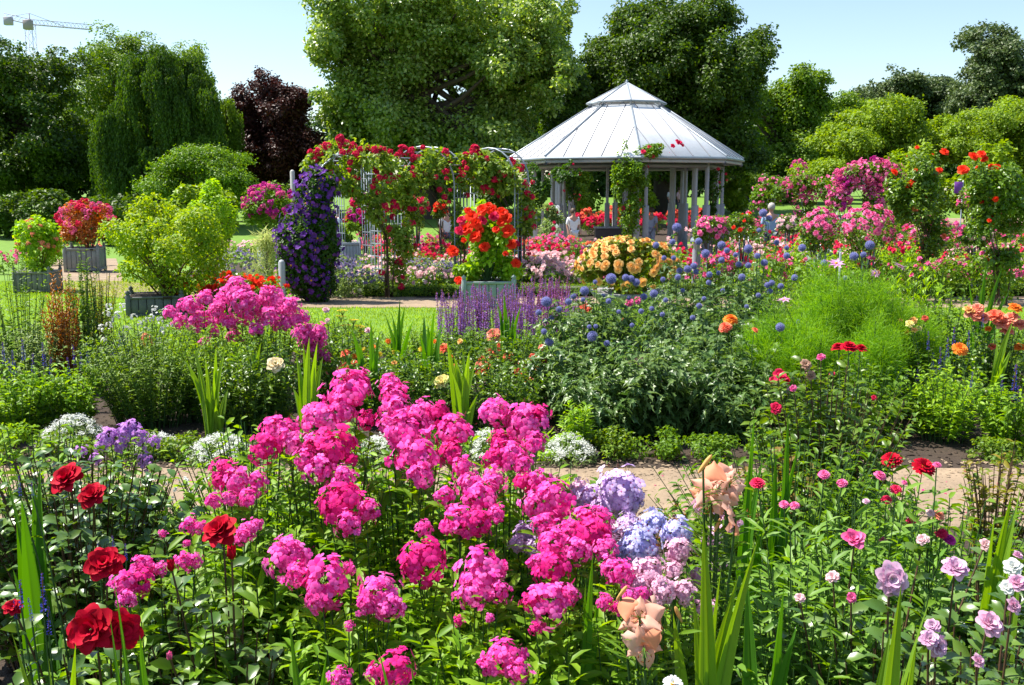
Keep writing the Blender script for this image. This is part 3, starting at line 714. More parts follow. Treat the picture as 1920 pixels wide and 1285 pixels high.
tree('shady_tree', 'dark tree at the far left with a thick trunk and sky showing through', 40, 58, 260, 80, 350, T_DK, .26, 46000, 80, .2, .38,
     shapes=[(50, 150, 125, 75, .8), (-10, 240, 110, 110, .9), (110, 270, 90, 90, 1), (20, 320, 120, 40, .8)], depth=5, gaps=.33)
tree('feathery_tree', 'tall feathery green tree behind the weeping birch', 270, 70, 260, 50, 330, T_MD, .24, 50000, 90, .2, .4,
     shapes=[(230, 130, 90, 80, .8), (330, 150, 80, 80, .9), (180, 230, 90, 120, 1), (360, 240, 55, 120, .9), (270, 300, 120, 90, 1)], depth=5)
tree('copper_beech', 'dark purple copper beech between the weeping birch and the plane tree', 520, 62, 160, 135, 350, G_CU, .24, 50000, 70, .26, .4,
     shapes=[(530, 205, 66, 68, 1), (500, 290, 80, 75, 1), (565, 290, 62, 80, 1), (465, 230, 40, 65, .8)], depth=3.5, gaps=.05)
tree('japanese_maple', 'bright green spreading maple in front of the weeping birch', 385, 42, 210, 262, 400, leafmat('tree_maple', (.045, .12, .012), (.1, .19, .02), tr=.36), .13, 26000, 60, .22, .16,
     shapes=[(385, 300, 85, 35, 1.2), (330, 345, 60, 35, 1), (430, 345, 65, 35, 1), (380, 375, 90, 35, .8)], flat=.5, depth=2)
tree('linden_tree', 'light green tree standing just behind the dark tree at the pavilion', 1475, 76, 150, 128, 400, T_MD, .3, 40000, 60, .24, .4,
     shapes=[(1480, 210, 75, 80, 1), (1460, 310, 90, 80, 1), (1400, 170, 45, 65, .9)], depth=4)
tree('lime_green_tree', 'small mid green tree in the gap beside the light green tree', 1580, 84, 110, 160, 340, T_MD, .32, 20000, 40, .26, .3,
     shapes=[(1580, 230, 55, 65, 1), (1560, 290, 60, 60, 1)], depth=3.5)
tree('rowan_tree', 'yellowish green low tree spreading over the pink rose arch', 1640, 52, 240, 165, 330, T_YG, .2, 46000, 70, .24, .2,
     shapes=[(1660, 235, 85, 60, 1), (1590, 275, 60, 50, 1), (1720, 270, 80, 60, 1), (1545, 320, 50, 30, .9)], depth=3)
tree('oak_tree', 'dark bluish green tree rising behind the yellowish trees', 1700, 88, 200, 130, 330, T_BL, .34, 36000, 60, .22, .45,
     shapes=[(1690, 185, 80, 55, 1), (1770, 215, 70, 75, 1), (1640, 230, 60, 70, 1)], depth=5)
tree('holm_oak', 'dark domed tree reaching highest at the far right of the sky', 1870, 74, 170, 40, 330, T_BL, .3, 42000, 60, .24, .45,
     shapes=[(1885, 130, 85, 85, 1), (1840, 220, 80, 80, 1), (1940, 200, 60, 90, 1)], depth=4.5)
tree('acacia_tree', 'fine-leaved yellowish green tree under the dark domed tree', 1880, 50, 180, 165, 330, T_YG, .16, 40000, 60, .25, .2,
     shapes=[(1890, 235, 85, 60, 1), (1830, 275, 50, 45, 1), (1900, 300, 80, 50, 1)], depth=3)
# weeping birch: ragged curtains of hanging twigs
def weeping(name, label, D, prof, bot, nc, leafm, L=.13, group='trees around the rose garden', dep=3.0):
    xs = [p[0] for p in prof]; ysp = [p[1] for p in prof]; cxp = (xs[0] + xs[-1]) / 2; x0 = P(cxp, 400, D).x
    root = thing(name, label, 'tree', (x0, D, gz(D)), group); mb = MB(); mt = MB()
    for i in range(nc):
        px = random.uniform(xs[0], xs[-1]); ty = float(np.interp(px, xs, ysp)); py = ty + abs(random.gauss(0, 1)) * (bot - ty) * .38 + random.uniform(-6, 10)
        if py > bot - 25: continue
        Dk = D + random.uniform(-dep, dep) * (1 - .3 * abs(px - cxp) / (xs[-1] - cxp)); T = P(px, py, Dk); ln = random.uniform(1.0, 3.6) if py > ty + 30 else random.uniform(2.0, 4.5)
        ln = min(ln, T.z - gz(D) - .3); r = random.uniform(.12, .42); k = int(10 + r * 60)
        a = rng.uniform(0, 6.283, k); rr_ = np.sqrt(rng.uniform(0, 1, k)) * r; sx, sy = T.x + np.cos(a) * rr_ * 1.4, Dk + np.sin(a) * rr_
        sz = T.z - rr_ * rr_ / r * rng.uniform(.3, 2.2, k); sl = ln * rng.uniform(.25, 1.0, k); per = 34
        t = rng.uniform(0, 1, (k, per)) ** 1.25; sway = rng.normal(0, .1, (k, 1))
        p = np.stack([sx[:, None] + t * sway + rng.normal(0, .03, (k, per)), sy[:, None] + rng.normal(0, .04, (k, per)), sz[:, None] - t * sl[:, None]], -1).reshape(-1, 3)
        o_ = rdir(len(p)) * np.array([1, 1, .2]); D_ = np.array([0, 0, -.8]) + o_ * .6; leaves(mb, p, D_, unit(o_ + rng.normal(0, .5, p.shape)), L * rng.uniform(.7, 1.3, len(p)), L * .5, LEAF0)
        if i % 3 == 0:
            h = Vector((x0 + (T.x - x0) * .25, D, gz(D) + (T.z - gz(D)) * .55)); m_ = Vector((x0 + (T.x - x0) * .7, (D + Dk) / 2, T.z - .4)); tube(mt, [h, m_, T - Vector((0, 0, .3)), T - Vector((0, 0, ln * .5 + .3))], [.07, .045, .02, .008], 4)
    part(root, 'crown', mb, [leafm]); tz = P(cxp, min(ysp), D).z; tube(mt, [(x0, D, gz(D)), (x0 + .1, D, (gz(D) + tz) / 2), (x0 - .2, D, tz - 3)], [.3, .2, .04], 8); part(root, 'trunk', mt, [BARK], smooth=True); return root
T_WP = leafmat('tree_weeping', (.02, .062, .012), (.058, .12, .02), tr=.33)
weeping('weeping_birch', 'weeping birch with long hanging curtains of dark green leaves', 54, [(182, 215), (200, 200), (226, 180), (236, 96), (265, 88), (300, 80), (330, 92), (355, 84), (378, 110), (395, 150), (408, 230)], 400, 330, T_WP)
weeping('weeping_larch', 'slim drooping green tree leaning against the copper beech', 58, [(405, 190), (425, 172), (445, 190)], 350, 26, T_MD, dep=.8)

# the dark wood behind everything, and shaded shrubs along its foot
mb = MB()
for (px, py, rx_, rz_, D, n) in [(60, 300, 190, 80, 92, 14000), (300, 310, 170, 90, 96, 12000), (180, 250, 80, 60, 94, 5000), (520, 330, 150, 70, 96, 8000), (760, 280, 200, 110, 98, 12000), (1000, 290, 180, 110, 98, 11000), (1240, 300, 200, 100, 98, 11000),
                               (1480, 320, 150, 70, 105, 7000), (1680, 290, 170, 70, 108, 8000), (1880, 280, 150, 80, 100, 8000), (1560, 240, 60, 50, 105, 3000), (1400, 235, 60, 60, 96, 5000), (990, 215, 110, 70, 97, 7000), (1350, 280, 80, 70, 96, 5000)]:
    C = P(px, py, D); Pn, On, cc = cloud(n, (C.x, D, C.z), (rx_ * D / F_PX, 5, rz_ * D / F_PX), 40, .26, .3); leafcloud(mb, Pn, On, .5, .4)
single('far_wood', 'dark mass of far trees closing the view behind the park', 'wood', mb, leafmat('wood_leaf', (.015, .045, .01), (.035, .085, .015), tr=.2), kind='stuff')
def bushes_far(data, mat, label, name, cat, group):
    for i, (px, top, wpx, D, lab) in enumerate(data):
        shrub(name, lab, cat, px, D, wpx, top, None, mat, .2, .15, int(2200 + wpx * 14), 26, .34, group=group, trunk=False)
bushes_far([(30, 300, 170, 62, 'dark evergreen bush at the foot of the shady tree'), (165, 305, 190, 60, 'dark evergreen bush behind the red-leaved bush in its tub'), (470, 322, 140, 70, 'dark evergreen bush in front of the copper beech'),
            (95, 358, 130, 47, 'dark evergreen bush at the left in front of the shady trunk'), (215, 352, 130, 45, 'dark evergreen bush between the red-leaved bush and the yellow shrub'), (10, 362, 110, 49, 'dark evergreen bush at the left edge of the lawn'),
            (580, 330, 110, 66, 'dark evergreen bush right of the copper beech, behind the clematis'), (700, 318, 130, 66, 'dark evergreen bush behind the first rose arch'), (810, 325, 130, 68, 'dark evergreen bush behind the middle rose arch'), (930, 320, 130, 66, 'dark evergreen bush behind the last rose arch'),
            (1240, 335, 90, 66, 'dark bush seen between the right posts of the pavilion'), (1390, 318, 90, 70, 'dark evergreen bush beside the strolling couple'), (1450, 322, 120, 72, 'dark evergreen bush behind the green rose arch')], T_DK, '', 'evergreen_bush', 'bush', 'dark evergreen bushes along the edge of the park')
bushes_far([(1085, 312, 90, 58, 'bright yellow-green bush seen through the left side of the pavilion'), (1190, 330, 90, 60, 'light green bush seen through the middle of the pavilion'), (1385, 322, 60, 64, 'light green bush behind the right posts of the pavilion'),
            (380, 335, 120, 34, 'greyish yellow bush rising behind the yellow-leaved tub shrub'), (1760, 250, 160, 44, 'bright green rounded bush under the yellowish trees'), (1860, 262, 120, 42, 'bright green bush behind the orange roses'), (1690, 275, 120, 46, 'bright green bush behind the pink rose arch')], T_YG, '', 'light_green_bush', 'bush', 'light green bushes of the park')
# ------------------------------------------------------------ planters, arches, posts
PLM = solid('planter_wood', (.3, .37, .37), rough=.6, scale=4, noise=.12)
def planter(label, px, D, wpx, toppy, mat=PLM, rz=.0, slats=6, group='square wooden tubs along the paths'):
    T = P(px, toppy, D); g = gz(D); h = max(.3, T.z - g); w = wpx * D / F_PX; root = thing('planter_tub', label, 'planter', (T.x, D, g), group)
    for k in range(4):
        a = rz + k * math.pi / 2; mb = MB(); q = Vector((T.x + math.cos(a) * w * .46, D + math.sin(a) * w * .46, g + h * .52)); n_ = slats
        for i in range(n_):
            o_ = (-.5 + (i + .5) / n_) * w * .86; c = q + Vector((-math.sin(a), math.cos(a), 0)) * o_; box(mb, c, (.025, w * .86 / n_ - .008, h * .86), 0, a, .004)
        for zz in (.12, .92): box(mb, (q.x + math.cos(a) * .02, q.y + math.sin(a) * .02, g + h * zz), (.03, w * .86, h * .09), 0, a, .004)
        part(root, 'side_panel', mb, [mat])
        a += math.pi / 4; mb = MB(); c = (T.x + math.cos(a) * w * .66, D + math.sin(a) * w * .66, g + h / 2 + .01); box(mb, c, (w * .09, w * .09, h + .02), 0, rz, .01); lathe(mb, [(w * .03, h / 2 + .01), (w * .05, h / 2 + .04), (.001, h / 2 + .08)], c, 8); part(root, 'corner_post', mb, [mat])
    mb = MB(); box(mb, (T.x, D, g + h * .9), (w * .88, w * .88, .03)); part(root, 'soil', mb, [SOIL]); return root
planter('pale grey-green wooden tub holding the scarlet flowers in the middle of the garden', 915, 15.9, 98, 522, rz=.06)
planter('weathered wooden tub under the yellow-leaved shrub', 292, 14.6, 100, 550, solid('planter_dark', (.11, .12, .12)), .3)
planter('grey wooden tub under the red-flowered bush at the left', 158, 26, 62, 462, solid('planter_grey', (.25, .25, .24)), .2)
planter('grey tub half hidden by tall stems below the salmon flowered shrub', 70, 19, 66, 506, solid('planter_brown', (.2, .19, .17)), .1)
planter('small pale tub with the round clipped tree beside the purple clematis', 655, 26.5, 40, 452, solid('planter_pale', (.4, .44, .46)), .2)
planter('pale tub behind the arches under the red mound', 510, 28, 46, 470, rz=.4)
planter('small grey tub under the pink standard roses', 1545, 20.5, 46, 468, rz=.2)
def arch(label, p1, p2, topz, group='metal rose arches'):
    """tunnel arch: two hoops a metre apart, rungs and side bars"""
    A, B = Vector(p1), Vector(p2); root = thing('rose_arch', label, 'arch', ((A + B) / 2), group); d = (B - A); d.z = 0; w = d.length; u = d.normalized(); n = Vector((-u.y, u.x, 0)); g = A.z
    for s in (0, 1):
        off = n * (s * .5); pts = [A + off, A + off + Vector((0, 0, topz - w / 2))]
        for i in range(1, 12):
            a = math.pi * i / 12; c = (A + B) / 2 + off; c.z = g + topz - w / 2; pts.append(c - u * math.cos(a) * w / 2 + Vector((0, 0, math.sin(a) * w / 2)))
        pts += [Vector((B.x, B.y, g)) + off + Vector((0, 0, topz - w / 2)), Vector((B.x, B.y, g)) + off]
        mb = MB(); tube(mb, pts, .017, 6); part(root, 'hoop', mb, [METAL], smooth=True)
        if s == 0: P0 = pts
    mb = MB()
    for i, q in enumerate(P0):
        tube(mb, [q, q + n * .5], .012, 4)
    for e in (A, Vector((B.x, B.y, g))):
        for i in range(1, 8): z = Vector((0, 0, (topz - w / 2) * i / 8)); tube(mb, [e + z, e + z + n * .5], .01, 4)
        for f in (.25, .5, .75): tube(mb, [e + n * .5 * f, e + n * .5 * f + Vector((0, 0, topz - w / 2))], .01, 4)
    part(root, 'rung', mb, [METAL]); return root
def climber(name, label, cat, blobs, D, leafm, L, W, fls, nf, fs, group, base_px, n=60, stempx=None, flow_top=.5, cr=.5, flist=None, dep=.5, mass=None):
    """climbing plant: leaf masses (pixel ellipses) hanging on an arch, with woody stems up from the ground"""
    bx = P(base_px, 500, D).x; root = thing(name, label, cat, (bx, D, gz(D)), group); mb = MB(); tot = sum(b[2] * b[3] for b in blobs); allc = []
    for (px, py, rx, rz) in blobs:
        C = P(px, py, D); s = (D / F_PX); nn = int(n * (.24 if py < 365 else .15) * rx * rz / 14 * (4.2 if name == 'clematis' else 2.2 if name == 'pillar_rose' else 2.2 if D > 25 else 1)); Pn, On, cc = cloud(nn, (C.x, D + .1, C.z), (rx * s * .9, min(dep, max(.16, rx * s)), rz * s * .92), max(6, int(rx * rz / 60)), cr, .3)
        f = np.sin(Pn @ np.array([3.1, 2, 4.3]) + 1) + np.sin(Pn @ np.array([-4.7, 1.5, 3.7]) + 2) + np.sin(Pn @ np.array([7.3, 3, -6.1])) + .7 * np.sin(Pn @ np.array([13., 5, 11.]))
        k = (Pn[:, 2] > gz(D) + .03) & (f > (-3 if name == 'clematis' else -.35 if D < 21 else -.9)); leafcloud(mb, Pn[k], On[k], L, W, LEAF0, 1); allc += list(cc[:10])
    for i in range(7):
        t = Vector(allc[rng.integers(len(allc))]); s0 = Vector((bx + random.uniform(-.12, .12), D + random.uniform(-.1, .1), gz(D))); m1 = Vector((s0.x + random.uniform(-.08, .08), D + .1, (s0.z + t.z) / 2))
        tube(mb, [s0, m1, t], [.014, .01, .004], 4, 0)
    part(root, 'foliage', mb, [STEMR, leafm])
    for i in range(nf):
        px, py, rx, rz = blobs[rng.choice(len(blobs), p=np.array([b[2] * b[3] for b in blobs]) / tot)]; C = P(px, py, D); s = D / F_PX
        d = unit(rng.normal(size=3) * [1, .8, 1] + [0, -.4, flow_top]); dd = np.array([rx * s, min(dep, max(.16, rx * s)), rz * s])
        p = np.array([C.x, D + .1, C.z]) + d * dd * rng.uniform(.85, 1.08)
        put(root, 'flower', fls[i % len(fls)], p, face(unit(d + [0, -.3, .2])), fs * random.uniform(.7, 1.2))
    if mass:
        mn, mm, ms_ = mass; mb = MB()
        for (px, py, rx, rz) in blobs:
            k = int(mn * rx * rz / tot); C = P(px, py, D); s = D / F_PX; d = unit(rng.normal(size=(k, 3)) + [0, -.2, .25]); q = np.array([C.x, D + .1, C.z]) + d * np.array([rx * s, min(dep, max(.16, rx * s)), rz * s]) * rng.uniform(.9, 1.2, (k, 1))
            cl_ = rng.normal(0, .05, (k, 3)); floret(mb, q + cl_, unit(d + rng.normal(0, .3, d.shape)), ms_ * rng.uniform(.7, 1.2, k), FLORET_L, k=5, lift=.2)
        part(root, 'blossom', mb, [mm])['kind'] = 'stuff'
    for (px, py, sp) in (flist or []):
        p = P(px, py, D - .1); put(root, 'flower', fls[0], p, face((random.uniform(-.4, .4), -.7, .6)), sp * D / F_PX)
    return root
DA = 18.6
def gp(px, D): return P(px, 500, D).x, D, gz(D)
arch('grey metal arch whose left leg carries the purple clematis', gp(592, 17.2), gp(722, 18.0), 2.5)
arch('grey metal hoop arch in the middle, its bare curve showing among the leaves', gp(735, 19.4), gp(853, 18.8), 2.75)
arch('grey metal hoop arch nearest the pavilion, behind the scarlet tub', gp(870, 19.4), gp(965, 18.8), 2.72)
arch('small bluish hoop arch seen behind the round clipped tree', gp(648, 25), gp(700, 25.5), 3.1)
FR = [truss(i + 20, CRIM, 26) for i in range(3)]
climber('clematis', 'dense purple clematis covering the left leg of the first arch', 'climbing plant',
        [(588, 385, 34, 60), (568, 470, 46, 80), (600, 350, 28, 30), (585, 520, 38, 50), (550, 480, 28, 60), (600, 440, 30, 60)], 16.6, G_DARK, .06, .045,
        [dahlia(i, CLEM, M_YEL, 1, 7) for i in range(2)] + [dahlia(5, VIOL, M_YEL, 1, 6)], 95, .12, None, 590, 90, flow_top=.1, mass=(900, CLEM, .05),
        flist=[(random.gauss(600 - (y - 335) * .42, 9), y, 12) for y in np.linspace(335, 480, 60)])
climber('climbing_rose', 'red climbing rose crowning the first arch above the purple clematis', 'climbing rose',
        [(640, 305, 58, 38), (685, 335, 48, 45), (600, 305, 30, 28), (715, 385, 34, 60), (745, 440, 30, 60), (655, 345, 34, 25), (735, 520, 20, 40), (700, 300, 40, 25)], 17.6, G_CLIMB, .09, .062, FR, 60, .13, 'climbing roses on the arches', 728, 52,
        flist=[(637, 262, 22), (648, 268, 18), (612, 274, 20), (598, 287, 22), (592, 300, 14), (662, 272, 16), (675, 281, 15), (702, 283, 20), (708, 292, 14), (655, 285, 14), (640, 258, 14)])
climber('climbing_rose', 'red climbing rose arching over the middle metal hoop', 'climbing rose',
        [(765, 320, 45, 35), (820, 345, 42, 30), (850, 310, 35, 25), (862, 420, 17, 90), (740, 350, 40, 50), (790, 300, 44, 22), (770, 400, 24, 40)], 18.9, G_CLIMB, .09, .062, FR, 48, .13, 'climbing roses on the arches', 862, 60,
        flist=[(756, 280, 22), (768, 288, 18), (745, 292, 14), (772, 300, 12), (836, 286, 18), (845, 304, 12), (824, 356, 14), (833, 370, 14), (752, 290, 12), (842, 380, 10)])
climber('climbing_rose', 'red climbing rose on the hoop nearest the pavilion', 'climbing rose',
        [(905, 325, 45, 30), (960, 345, 42, 32), (985, 400, 26, 50), (975, 470, 22, 60), (900, 300, 36, 20), (940, 320, 40, 22)], 19.0, G_CLIMB, .09, .062, FR, 44, .13, 'climbing roses on the arches', 975, 60,
        flist=[(890, 281, 24), (897, 287, 16), (905, 292, 12), (912, 355, 20), (922, 360, 16), (904, 352, 12), (870, 305, 12), (998, 400, 14), (1002, 425, 12), (990, 390, 10)])
climber('climbing_rose', 'slim climbing rose growing up the front post of the pavilion past the eaves', 'climbing rose',
        [(1195, 325, 26, 40), (1180, 400, 24, 60), (1165, 340, 16, 60), (1240, 285, 32, 14), (1180, 470, 18, 30)], 36.4, G_MID, .12, .08, [far_rose(1, CRIM)], 14, .15, 'climbing roses on the pavilion', 1180, 60,
        flist=[(1206, 284, 11), (1212, 290, 8), (1218, 275, 9), (1238, 272, 9), (1262, 273, 10), (1274, 267, 11), (1280, 272, 8), (1270, 264, 8), (1220, 292, 7), (1168, 390, 10), (1166, 392, 9)])
climber('climbing_rose', 'leafy pillar rose with sparse red blooms at the left corner of the pavilion', 'climbing rose',
        [(1038, 430, 26, 42), (1045, 480, 22, 30), (1030, 400, 18, 25)], 30, G_GREY, .09, .06, [far_rose(1, CRIM)], 12, .13, 'climbing roses on the pavilion', 1040, 60)
climber('climbing_rose', 'dark leafy climber hanging over the left corner post of the pavilion', 'climbing rose',
        [(1065, 325, 24, 22), (1072, 345, 14, 35), (1010, 350, 26, 38)], 36.8, G_DARK, .12, .08, FR, 4, .13, 'climbing roses on the pavilion', 1070, 60)
climber('climbing_rose', 'dark leafy climber on the right corner post of the pavilion with red blooms', 'climbing rose',
        [(1345, 350, 18, 40), (1330, 400, 12, 30)], 38.5, G_DARK, .12, .08, FR, 8, .15, 'climbing roses on the pavilion', 1340, 50)
# right-hand arches covered in pink ramblers
TR = [truss(i, ROSEP) for i in range(3)]; TM = [truss(i, MAG) for i in range(2)]
climber('rambling_rose', 'pink rambling rose heaped over the right-hand arch below the yellowish tree', 'climbing rose',
        [(1640, 325, 48, 24), (1600, 335, 30, 24), (1675, 345, 28, 24), (1640, 395, 20, 50), (1575, 375, 20, 35)], 31, G_MID, .1, .07, TR + [truss(7, MAG)], 96, .24, 'rambling roses on the far arches', 1640, 46, flow_top=.9, mass=(700, ROSEP, .055))
arch('metal arch under the heaped pink rambling rose', gp(1578, 31), gp(1650, 31.4), 2.5)
climber('rambling_rose', 'green rambling rose arch with pink tufts standing up above it', 'climbing rose',
        [(1450, 355, 36, 22), (1505, 350, 34, 24), (1510, 400, 24, 45), (1432, 385, 20, 35), (1555, 350, 28, 22)], 32, G_MID, .1, .07, TR, 50, .18, 'rambling roses on the far arches', 1510, 46, mass=(200, ROSEP, .05),
        flist=[(1490, 305, 12), (1500, 303, 12), (1508, 308, 12), (1484, 312, 9), (1495, 318, 10), (1512, 316, 9)])
arch('metal arch hidden in the green rambling rose', gp(1445, 32), gp(1515, 32.3), 2.3)
climber('pillar_rose', 'tall dark-leaved pillar rose with orange-red blooms right of the pink arch', 'climbing rose',
        [(1730, 320, 36, 40), (1725, 390, 46, 50), (1745, 445, 40, 40), (1700, 360, 30, 40)], 17.5, G_ROSE, .07, .05, [far_rose(0, SCAR), far_rose(1, CORAL)], 12, .1, 'tall pillar roses', 1740, 60,
        flist=[(1772, 284, 18), (1678, 322, 16), (1706, 345, 14), (1712, 340, 12), (1756, 325, 12), (1762, 318, 14), (1735, 368, 14), (1745, 372, 12), (1720, 276, 9), (1700, 352, 12)])
climber('pillar_rose', 'broad pillar rose with scarlet blooms at the right edge of the garden', 'climbing rose',
        [(1860, 350, 50, 50), (1900, 400, 40, 60), (1850, 430, 30, 50), (1900, 330, 30, 30), (1880, 470, 34, 30)], 16, G_ROSE, .07, .05, [far_rose(0, SCAR), far_rose(1, SCAR)], 14, .1, 'tall pillar roses', 1880, 60,
        flist=[(1806, 317, 22), (1826, 292, 20), (1841, 288, 18), (1848, 296, 14), (1860, 312, 14), (1872, 312, 14), (1902, 338, 16), (1862, 370, 14), (1844, 300, 10)])

# pole, lamp bollard, sign, rose stakes
def post_thing(name, label, cat, px, D, top, r, mat, group=None, cap=True):
    T = P(px, top, D); g = gz(D); mb = MB(); lathe(mb, [(r, 0), (r, T.z - g)] + ([(r * .6, T.z - g + r * .6), (.001, T.z - g + r * .8)] if cap else [(.001, T.z - g)]), (T.x, D, g), 10); return single(name, label, cat, mb, [mat], group=group, loc=(T.x, D, g))
post_thing('pillar', 'slim pale stone pillar rising behind the pink mound, left of the clematis', 'pillar', 548, 30, 322, .07, solid('pale_stone', (.45, .44, .42)))
post_thing('post', 'round grey post standing at the foot of the purple clematis', 'post', 528, 16.2, 492, .055, GREYM)
post_thing('post', 'thin grey post rising between the blue thistles', 'post', 1576, 14, 474, .016, GREYM)
lt = P(1307, 440, 19); bo = thing('bollard_lamp', 'low grey bollard lamp with a domed cap among the blue thistles', 'lamp', (lt.x, 19, gz(19)))
mb = MB(); hgt = lt.z - gz(19); lathe(mb, [(.08, 0), (.08, hgt - .28)], (lt.x, 19, gz(19)), 12); part(bo, 'post', mb, [GREYM])
mb = MB(); lathe(mb, [(.06, hgt - .28), (.07, hgt - .12)], (lt.x, 19, gz(19)), 12); part(bo, 'glass', mb, [solid('lamp_glass', (.55, .55, .5), rough=.3)])
mb = MB(); lathe(mb, [(.13, hgt - .13), (.12, hgt - .08), (.05, hgt - .02), (.001, hgt)], (lt.x, 19, gz(19)), 12); part(bo, 'cap', mb, [METAL])
st = P(1797, 352, 30); sg = thing('banner', 'small purple banner on a thin pole between the two pillar roses', 'banner', (st.x, 30, gz(30)))
mb = MB(); box(mb, (st.x, 30, st.z), (.24, .02, .34), bev=.004); part(sg, 'cloth', mb, [solid('purple_cloth', (.25, .06, .4))])
mb = MB(); tube(mb, [(st.x + .13, 30, gz(30)), (st.x + .13, 30, st.z + .22)], .015, 6); part(sg, 'pole', mb, [METAL])

# ------------------------------------------------------------ tubs' plants and shrubs of the middle distance
shrub('yellow_leaved_shrub', 'big loose yellow-green shrub growing in a tub at the left', 'shrub', 305, 14.6, 270, 358, 548, G_YEL, .062, .036, 10500, 60, .26, depth=.95, hollow=.35)
shrub('yellow_leaved_shrub', 'small bright shrub with pink-tipped twigs behind the big yellow-leaved one', 'shrub', 395, 17.5, 100, 345, 470, G_BRIGHT, .07, .045, 2500, 20, .36)
shrub('red_flowered_bush', 'dusky red flowering bush in a grey tub at the left', 'shrub', 160, 26, 112, 375, 462, leafmat('leaf_reddish', (.2, .07, .04), (.28, .14, .06)), .1, .07, 2200, 24, .38, [truss(0, CRIM), truss(1, ROSEP)], 60, .2, front=.3)
shrub('salmon_flowered_shrub', 'leafy shrub with salmon flowers on top in a tub at the far left', 'shrub', 66, 19, 82, 408, 512, G_BRIGHT, .09, .055, 2300, 22, .38, [truss(0, SALMON)], 26, .12)
shrub('rambling_rose_mound', 'mound of pink rambling rose left of the purple clematis', 'shrub', 503, 22, 105, 342, 432, G_MID, .08, .06, 2600, 24, .38, TM + [truss(0, ROSEP)], 70, .17, front=.4)
shrub('clipped_tree', 'round clipped green tree on a short stem beside the first arch', 'clipped tree', 646, 26.5, 44, 414, 452, G_MID, .08, .05, 1100, 10, .5)
shrub('magenta_rose_mound', 'tall mound of magenta roses behind the clipped tree', 'shrub', 682, 27.5, 68, 366, 450, G_MID, .1, .07, 1300, 16, .4, TM + [truss(2, CRIM)], 62, .22, front=.4)
shrub('grey_grass_clump', 'clump of pale grey-green stems below the pink mound', 'clump', 498, 21, 52, 436, 520, leafmat('leaf_pale_grey', (.2, .27, .18), (.3, .36, .26)), .25, .02, 900, 12, .5)
# the scarlet begonias in their tub
C0 = P(915, 522, 15.9); root = thing('scarlet_begonia', 'tall scarlet flowering plant in the pale grey-green tub', 'plant', (C0.x, 15.9, C0.z - .1))
mb = MB()
for (px, py, rx, rz) in [(915, 480, 42, 42), (905, 420, 34, 34), (940, 450, 28, 40), (880, 510, 22, 20), (955, 510, 22, 22)]:
    C = P(px, py, 15.9); s = 15.9 / F_PX; Pn, On, cc = cloud(700, C, (rx * s, rx * s, rz * s), 14, .4, .3); leafcloud(mb, Pn, On, .09, .065, LEAF1, 1)
    for c in cc[:6]: tube(mb, [root.location, (Vector(c) + root.location) / 2 + Vector((0, 0, .1)), c], [.015, .012, .006], 4)
part(root, 'foliage', mb, [STEM, G_BRIGHT])
for (px, py, s_) in [(905, 392, 26), (885, 405, 26), (922, 392, 24), (942, 398, 24), (872, 428, 28), (865, 412, 20), (893, 418, 26), (950, 408, 22), (905, 412, 20), (930, 430, 16), (952, 432, 28), (890, 443, 26), (862, 432, 20), (850, 470, 24), (848, 468, 18), (908, 462, 22), (958, 457, 22), (948, 475, 12), (925, 405, 20), (968, 493, 20), (860, 525, 18), (915, 385, 16), (878, 395, 16), (940, 415, 20), (900, 430, 16), (870, 450, 12)]:
    a = P(px, py, 15.9 - .25 - random.uniform(0, .2)); put(root, 'flower', far_rose(random.randrange(3), SCAR if s_ != 20 or px > 930 else CRIM), a, face((random.uniform(-.5, .5), -.8, .5)), s_ * 15.9 / F_PX)
# orange begonias in a wide bowl
C0 = P(1180, 520, 12.6); bowl = thing('stone_bowl', 'wide grey stone bowl almost hidden under the apricot begonias', 'bowl', (C0.x, 12.6, gz(12.6)))
mb = MB(); hb = P(1180, 545, 12.6).z - gz(12.6); lathe(mb, [(.3, 0), (.32, .05), (.2, .12), (.25, hb * .4), (.46, hb - .06), (.5, hb), (.44, hb - .02), (.3, hb - .1), (.001, hb - .1)], (C0.x, 12.6, gz(12.6)), 24); part(bowl, 'basin', mb, [solid('bowl_stone', (.3, .29, .28), scale=6)], smooth=True)
root = thing('apricot_begonia', 'broad mound of apricot begonias above the purple salvia', 'plant', (C0.x, 12.6, gz(12.6) + hb)); mb = MB(); C = P(1178, 500, 12.6); s = 12.6 / F_PX
Pn, On, cc = cloud(3600, (C.x, 12.6, C.z), (92 * s, 80 * s, 48 * s), 34, .3, .4); leafcloud(mb, Pn, On, .07, .06, LEAF0, 1); stems(mb, np.repeat([list(root.location)], 12, 0), cc[:12], r=.01, k=4); part(root, 'foliage', mb, [STEM, leafmat('leaf_bronze', (.12, .1, .02), (.1, .2, .03))])
for i in range(96):
    d = unit(rng.normal(size=3) * [1, 1, .9] + [0, -.6, .25]); d[2] = abs(d[2]) if random.random() < .6 else d[2]; p = np.array([C.x, 12.6, C.z]) + d * np.array([98, 86, 56]) * s; put(root, 'flower', far_rose(i % 3, APRI), p, face(unit(d + [0, -.3, .1])), random.uniform(.075, .13))

